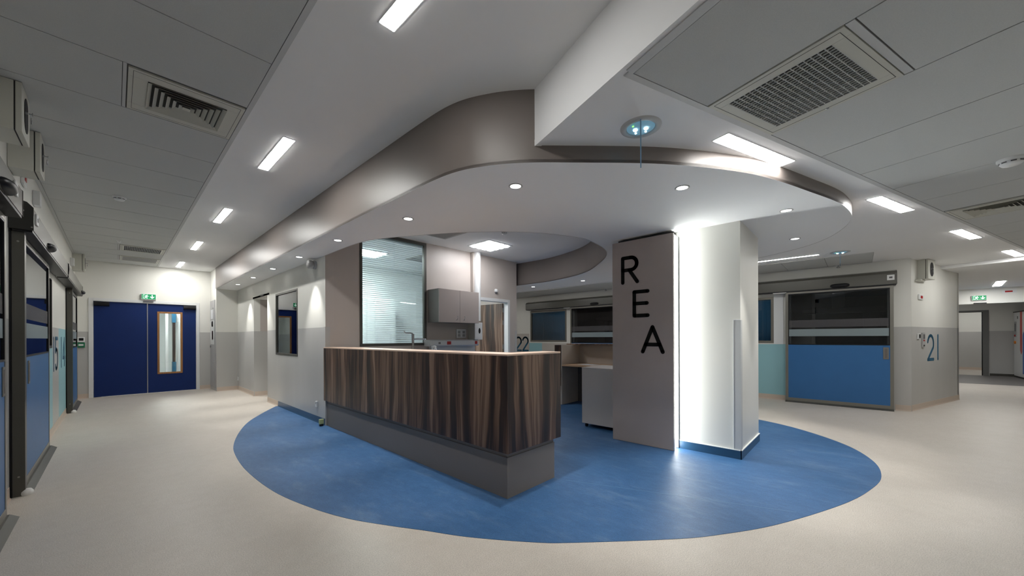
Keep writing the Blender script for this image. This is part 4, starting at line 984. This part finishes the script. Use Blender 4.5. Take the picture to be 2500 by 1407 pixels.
gp = panel('gas_panel', 'tall narrow medical gas panel on the pilaster by the navy door', 'gas panel', 1.674, 11.85, 0.06, RC, 0.62, 2.18, 0.012, 'grey_plastic',
      [('notice', (-0.2, 0.1, 1.72, 1.95), 'paper'), ('gauge', (-0.1, 0.1, 1.52, 1.66), 'dark_kit'), ('red_label', (-0.05, 0.12, 1.20, 1.42), 'red'), ('white_label', (-0.25, 0.22, 1.08, 1.68), 'white_plastic')])
for dz, l_ in ((0, 0.17), (0.03, 0.12), (0.06, 0.15)): pass
build('hasp', MB().box(-0.26, -0.2, -0.03, -0.0125, 1.0, 1.05).cyl((0.1, -0.02, 1.98), 0.02, 0.008, 'y', 16), 'steel', gp)
si = thing('round_siren', 'round grey wall siren under the canopy above the small window', 'siren', (XC-0.001, 6.08, 2.405), RC)
build('base', MB().lathe((0, 0, 0), [(0.062, 0), (0.062, 0.03), (0.055, 0.036)], 28, ax='y', sgn=-1), 'grey_plastic', si)
build('horn', MB().lathe((0, 0, 0), [(0.05, 0.037), (0.064, 0.06), (0.066, 0.10), (0.058, 0.115), (0.02, 0.118)], 28, ax='y', sgn=-1), 'grey_plastic', si)
for yy, lab in ((6.03, 'white push switch low on the wall left of the counter plinth'), (11.33, 'white push switch low on the wall in the far niche')):
    o = panel('wall_switch', lab, 'switch', XC-0.001, yy, 0.235, RC, 0.045, 0.09, 0.022, 'white_plastic')
    build('rocker', MB().box(-0.015, 0.015, -0.028, -0.0225, 0.05, 0.08), 'grey_plastic', o, 0.002)
panel('door_contact', 'small dark plate over the recess opening', 'sensor', XC-0.001, 9.09, 2.165, RC, 0.24, 0.028, 0.012, 'gap_dark')

def key_box(label, org, rz, s0, s1, z0, z1, d):
    o = thing('key_cabinet', label, 'wall box', (org[0], org[1], 0), rz)
    build('body', MB().box(s0, s1, -d, 0, z0, z1), 'box_cream', o, 0.003)
    build('gasket', MB().box(s0+0.004, s1-0.004, -d-0.006, -d-0.0003, z0+0.004, z1-0.004), 'gap_dark', o)
    lid = build('lid', MB().box(s0, s1, -d-0.035, -d-0.0065, z0, z1), 'box_cream', o, 0.004)
    c, k = (s0+s1)/2, (z0+z1)/2; a, b = (s1-s0)*0.24, (z1-z0)*0.36
    P = arc(c, k+b-a, a, 0, 180, 10)+arc(c, k-b+a, a, 180, 360, 10); n = len(P)
    wv = MB(); y0 = -d-0.0375
    wv.add([(x, y0, z) for x, z in P], [tuple(range(n))[::-1]], 0)
    wv.add([(x, y0, z) for x, z in P]+[(x, y0+0.002, z) for x, z in P], [(i, (i+1) % n, n+(i+1) % n, n+i) for i in range(n)], 0)
    wn = build('oval_window', wv, 'letter_black', lid)
    kx = s0+(s1-s0)*0.30
    build('key', MB().cyl((kx, -d-0.050, k), 0.009, 0.012, 'y', 12).tube([(kx, -d-0.052, k), (kx, -d-0.068, k)], 0.004, 8).cyl((kx, -d-0.070, k), 0.011, 0.003, 'y', 14).cyl((kx+0.012, -d-0.064, k-0.030), 0.011, 0.003, 'y', 14).tube([(kx+0.012, -d-0.063, k-0.03), (kx+0.014, -d-0.063, k-0.062)], 0.003, 8), 'steel', lid)
key_box('cream box with oval black window, nearest of three on the left wall', (XL+0.001, 0), RW, 4.05, 4.36, 2.66, ZH-0.012, 0.13)
key_box('cream box with oval black window, second from the camera on the left wall', (XL+0.001, 0), RW, 4.93, 5.19, 2.66, ZH-0.012, 0.13)
key_box('cream box with oval black window, farthest on the left wall by the navy door', (XL+0.001, 0), RW, 11.35, 11.65, 2.66, ZH-0.012, 0.13)
key_box('cream box with oval black window on the wall above number 21', (c21[0], c21[1]), TB, 0.27, 0.60, 2.27, ZL-0.002, 0.10)
def at21(a): return wb(a, B21-0.001)
panel('key_box_bracket', 'grey bracket under the cream box above number 21', 'bracket', *wb(9.26, B21-0.001), 2.235, TB, 0.20, 0.03, 0.07, 'box_cream')
panel('fire_alarm', 'small white plate with red button on the wall above number 21', 'alarm', *at21(9.38), 1.925, TB, 0.20, 0.09, 0.02, 'white_plastic', [('red_button', (-0.04, 0.05, 0.02, 0.065), 'red')])
panel('door_button', 'white push plate with black switch left of number 21', 'switch', *at21(9.285), 1.235, TB, 0.10, 0.095, 0.02, 'white_plastic', [('black_switch', (-0.025, 0.035, 0.015, 0.08), 'black_plastic')])
cs = panel('call_strip', 'slim grey call strip with red light between switch and number 21', 'call station', *at21(9.495), 1.085, TB, 0.11, 0.26, 0.02, 'grey_plastic', [('display', (-0.03, 0.03, 0.15, 0.23), 'dark_kit'), ('red_light', (-0.025, 0.025, 0.11, 0.135), 'red'), ('socket', (-0.025, 0.025, 0.02, 0.045), 'black_plastic')])
panel('fire_alarm', 'small white plate with red button high on the left wall beyond the second box', 'alarm', XL+0.001, 5.62, 2.70, RW, 0.16, 0.14, 0.02, 'white_plastic', [('red_button', (-0.04, 0.04, 0.04, 0.11), 'red')])
for yy, lab in ((6.30, 'white wall box high on the left wall, nearer of two'), (10.95, 'white wall box high on the left wall, farther of two')):
    o = panel('junction_box', lab, 'wall box', XL+0.001, yy, 2.68, RW, 0.11, 0.15, 0.05, 'white_plastic')
    build('side_unit', MB().box(0.056, 0.11, -0.04, 0, 0.01, 0.09), 'grey_plastic', o, 0.003)
panel('fire_sign', 'white sign with red extinguisher over the far opening', 'sign', XF-0.001, -2.88, 2.40, RC, 0.23, 0.08, 0.006, 'white_plastic', [('red_symbol', (-0.07, 0.05, 0.02, 0.06), 'red')])
panel('door_stop_plate', 'dark plate below the exit sign over the far opening', 'sensor', XF-0.001, -2.40, 2.152, RC, 0.22, 0.025, 0.02, 'gap_dark')

# ------------------------------------------------------------------ far right room
bd = tag(bpy.data.objects.new('door_4', None), kind='structure'); COL.objects.link(bd); bd.location = (XF, -3.16, 0)
tag(build('door_leaf', MB().box(-0.95, -0.02, -0.05, 0.0, 0.01, 2.14), 'leaf_blue', bd), kind='structure')
wall('wall_room_back', (19.2, 0.4), RC, 8.0, ZF, 0.12, TWO, two, [(2.2, 3.36, 0, 2.06)], [], [DADO])
d5 = tag(bpy.data.objects.new('door_5', None), kind='structure'); COL.objects.link(d5); d5.location = (19.2, 0.4, 0); d5.rotation_euler = (0, 0, RC)
tag(build('door_frame', MB().box(3.36, 3.48, -0.03, 0.14, 0, 2.12).box(2.1, 3.36, -0.03, 0.14, 2.06, 2.12), 'door_grey', d5), kind='structure')
wall('wall_room_last', (22.2, 2.0), RC, 8.0, ZF, 0.1, TWO, two, [], [], [DADO])
skirt('baseboard_room', (19.2, 0), RC, [(3.1, 3.6)], 'frame_dark', 0.08)
skirt('baseboard_last', (22.2, 0), RC, [(0, 6)], 'skirting_beige', 0.1)
struct('wall_room_side', MB().box(15.97, 22.2, 0.2, 0.3, 0, ZF), 'wall_white')
struct('wall_room_far', MB().box(15.97, 22.2, -5.6, -5.5, 0, ZF), 'wall_white')
mc = thing('equipment_cabinet', 'tall white cabinet with red and blue stripes in the far right room', 'cabinet', (18.50, -3.88, 0.003))
build('body', MB().box(-0.62, 0.62, -0.35, 0.32, 0.05, 2.0), 'white_plastic', mc, 0.004)
build('top_trim', MB().box(-0.63, 0.63, -0.36, 0.335, 2.0005, 2.03), 'black_plastic', mc)
build('foot', MB().box(-0.58, 0.58, -0.3, 0.30, 0, 0.0495), 'black_plastic', mc)
def sl(pts, m, nm):
    n = len(pts); q = MB(); q.add([(x, 0.3235, z) for x, z in pts]+[(x, 0.3205, z) for x, z in pts], [tuple(range(n)), tuple(range(n, 2*n))[::-1]]+[(i, n+i, n+(i+1) % n, (i+1) % n) for i in range(n)])
    tag(build(nm, q, m, mc), None)
sl([(-0.16, 2.0), (-0.16, 0.80), (-0.08, 0.72), (0.02, 0.85), (0.02, 2.0)], 'stripe_red', 'red_stripe')
sl([(-0.46, 0.15), (-0.46, 1.25), (-0.28, 1.40), (-0.22, 1.30), (-0.22, 0.15)], 'stripe_blue', 'blue_stripe')
build('control_panel', MB().box(0.36, 0.52, 0.3205, 0.335, 1.25, 1.72), 'grey_plastic', mc, 0.003)
build('screen', MB().box(0.38, 0.46, 0.3355, 0.338, 1.42, 1.66), 'dark_kit', mc)
build('red_button', MB().cyl((0.41, 0.336, 1.29), 0.03, 0.02, 'y', 16), 'red', mc)
build('isolator', MB().cyl((0.46, 0.3205, 1.08), 0.045, 0.03, 'y', 16), 'orange', mc)
build('logo_mark', MB().box(0.22, 0.30, 0.3205, 0.323, 1.80, 1.88), 'dark_kit', mc)
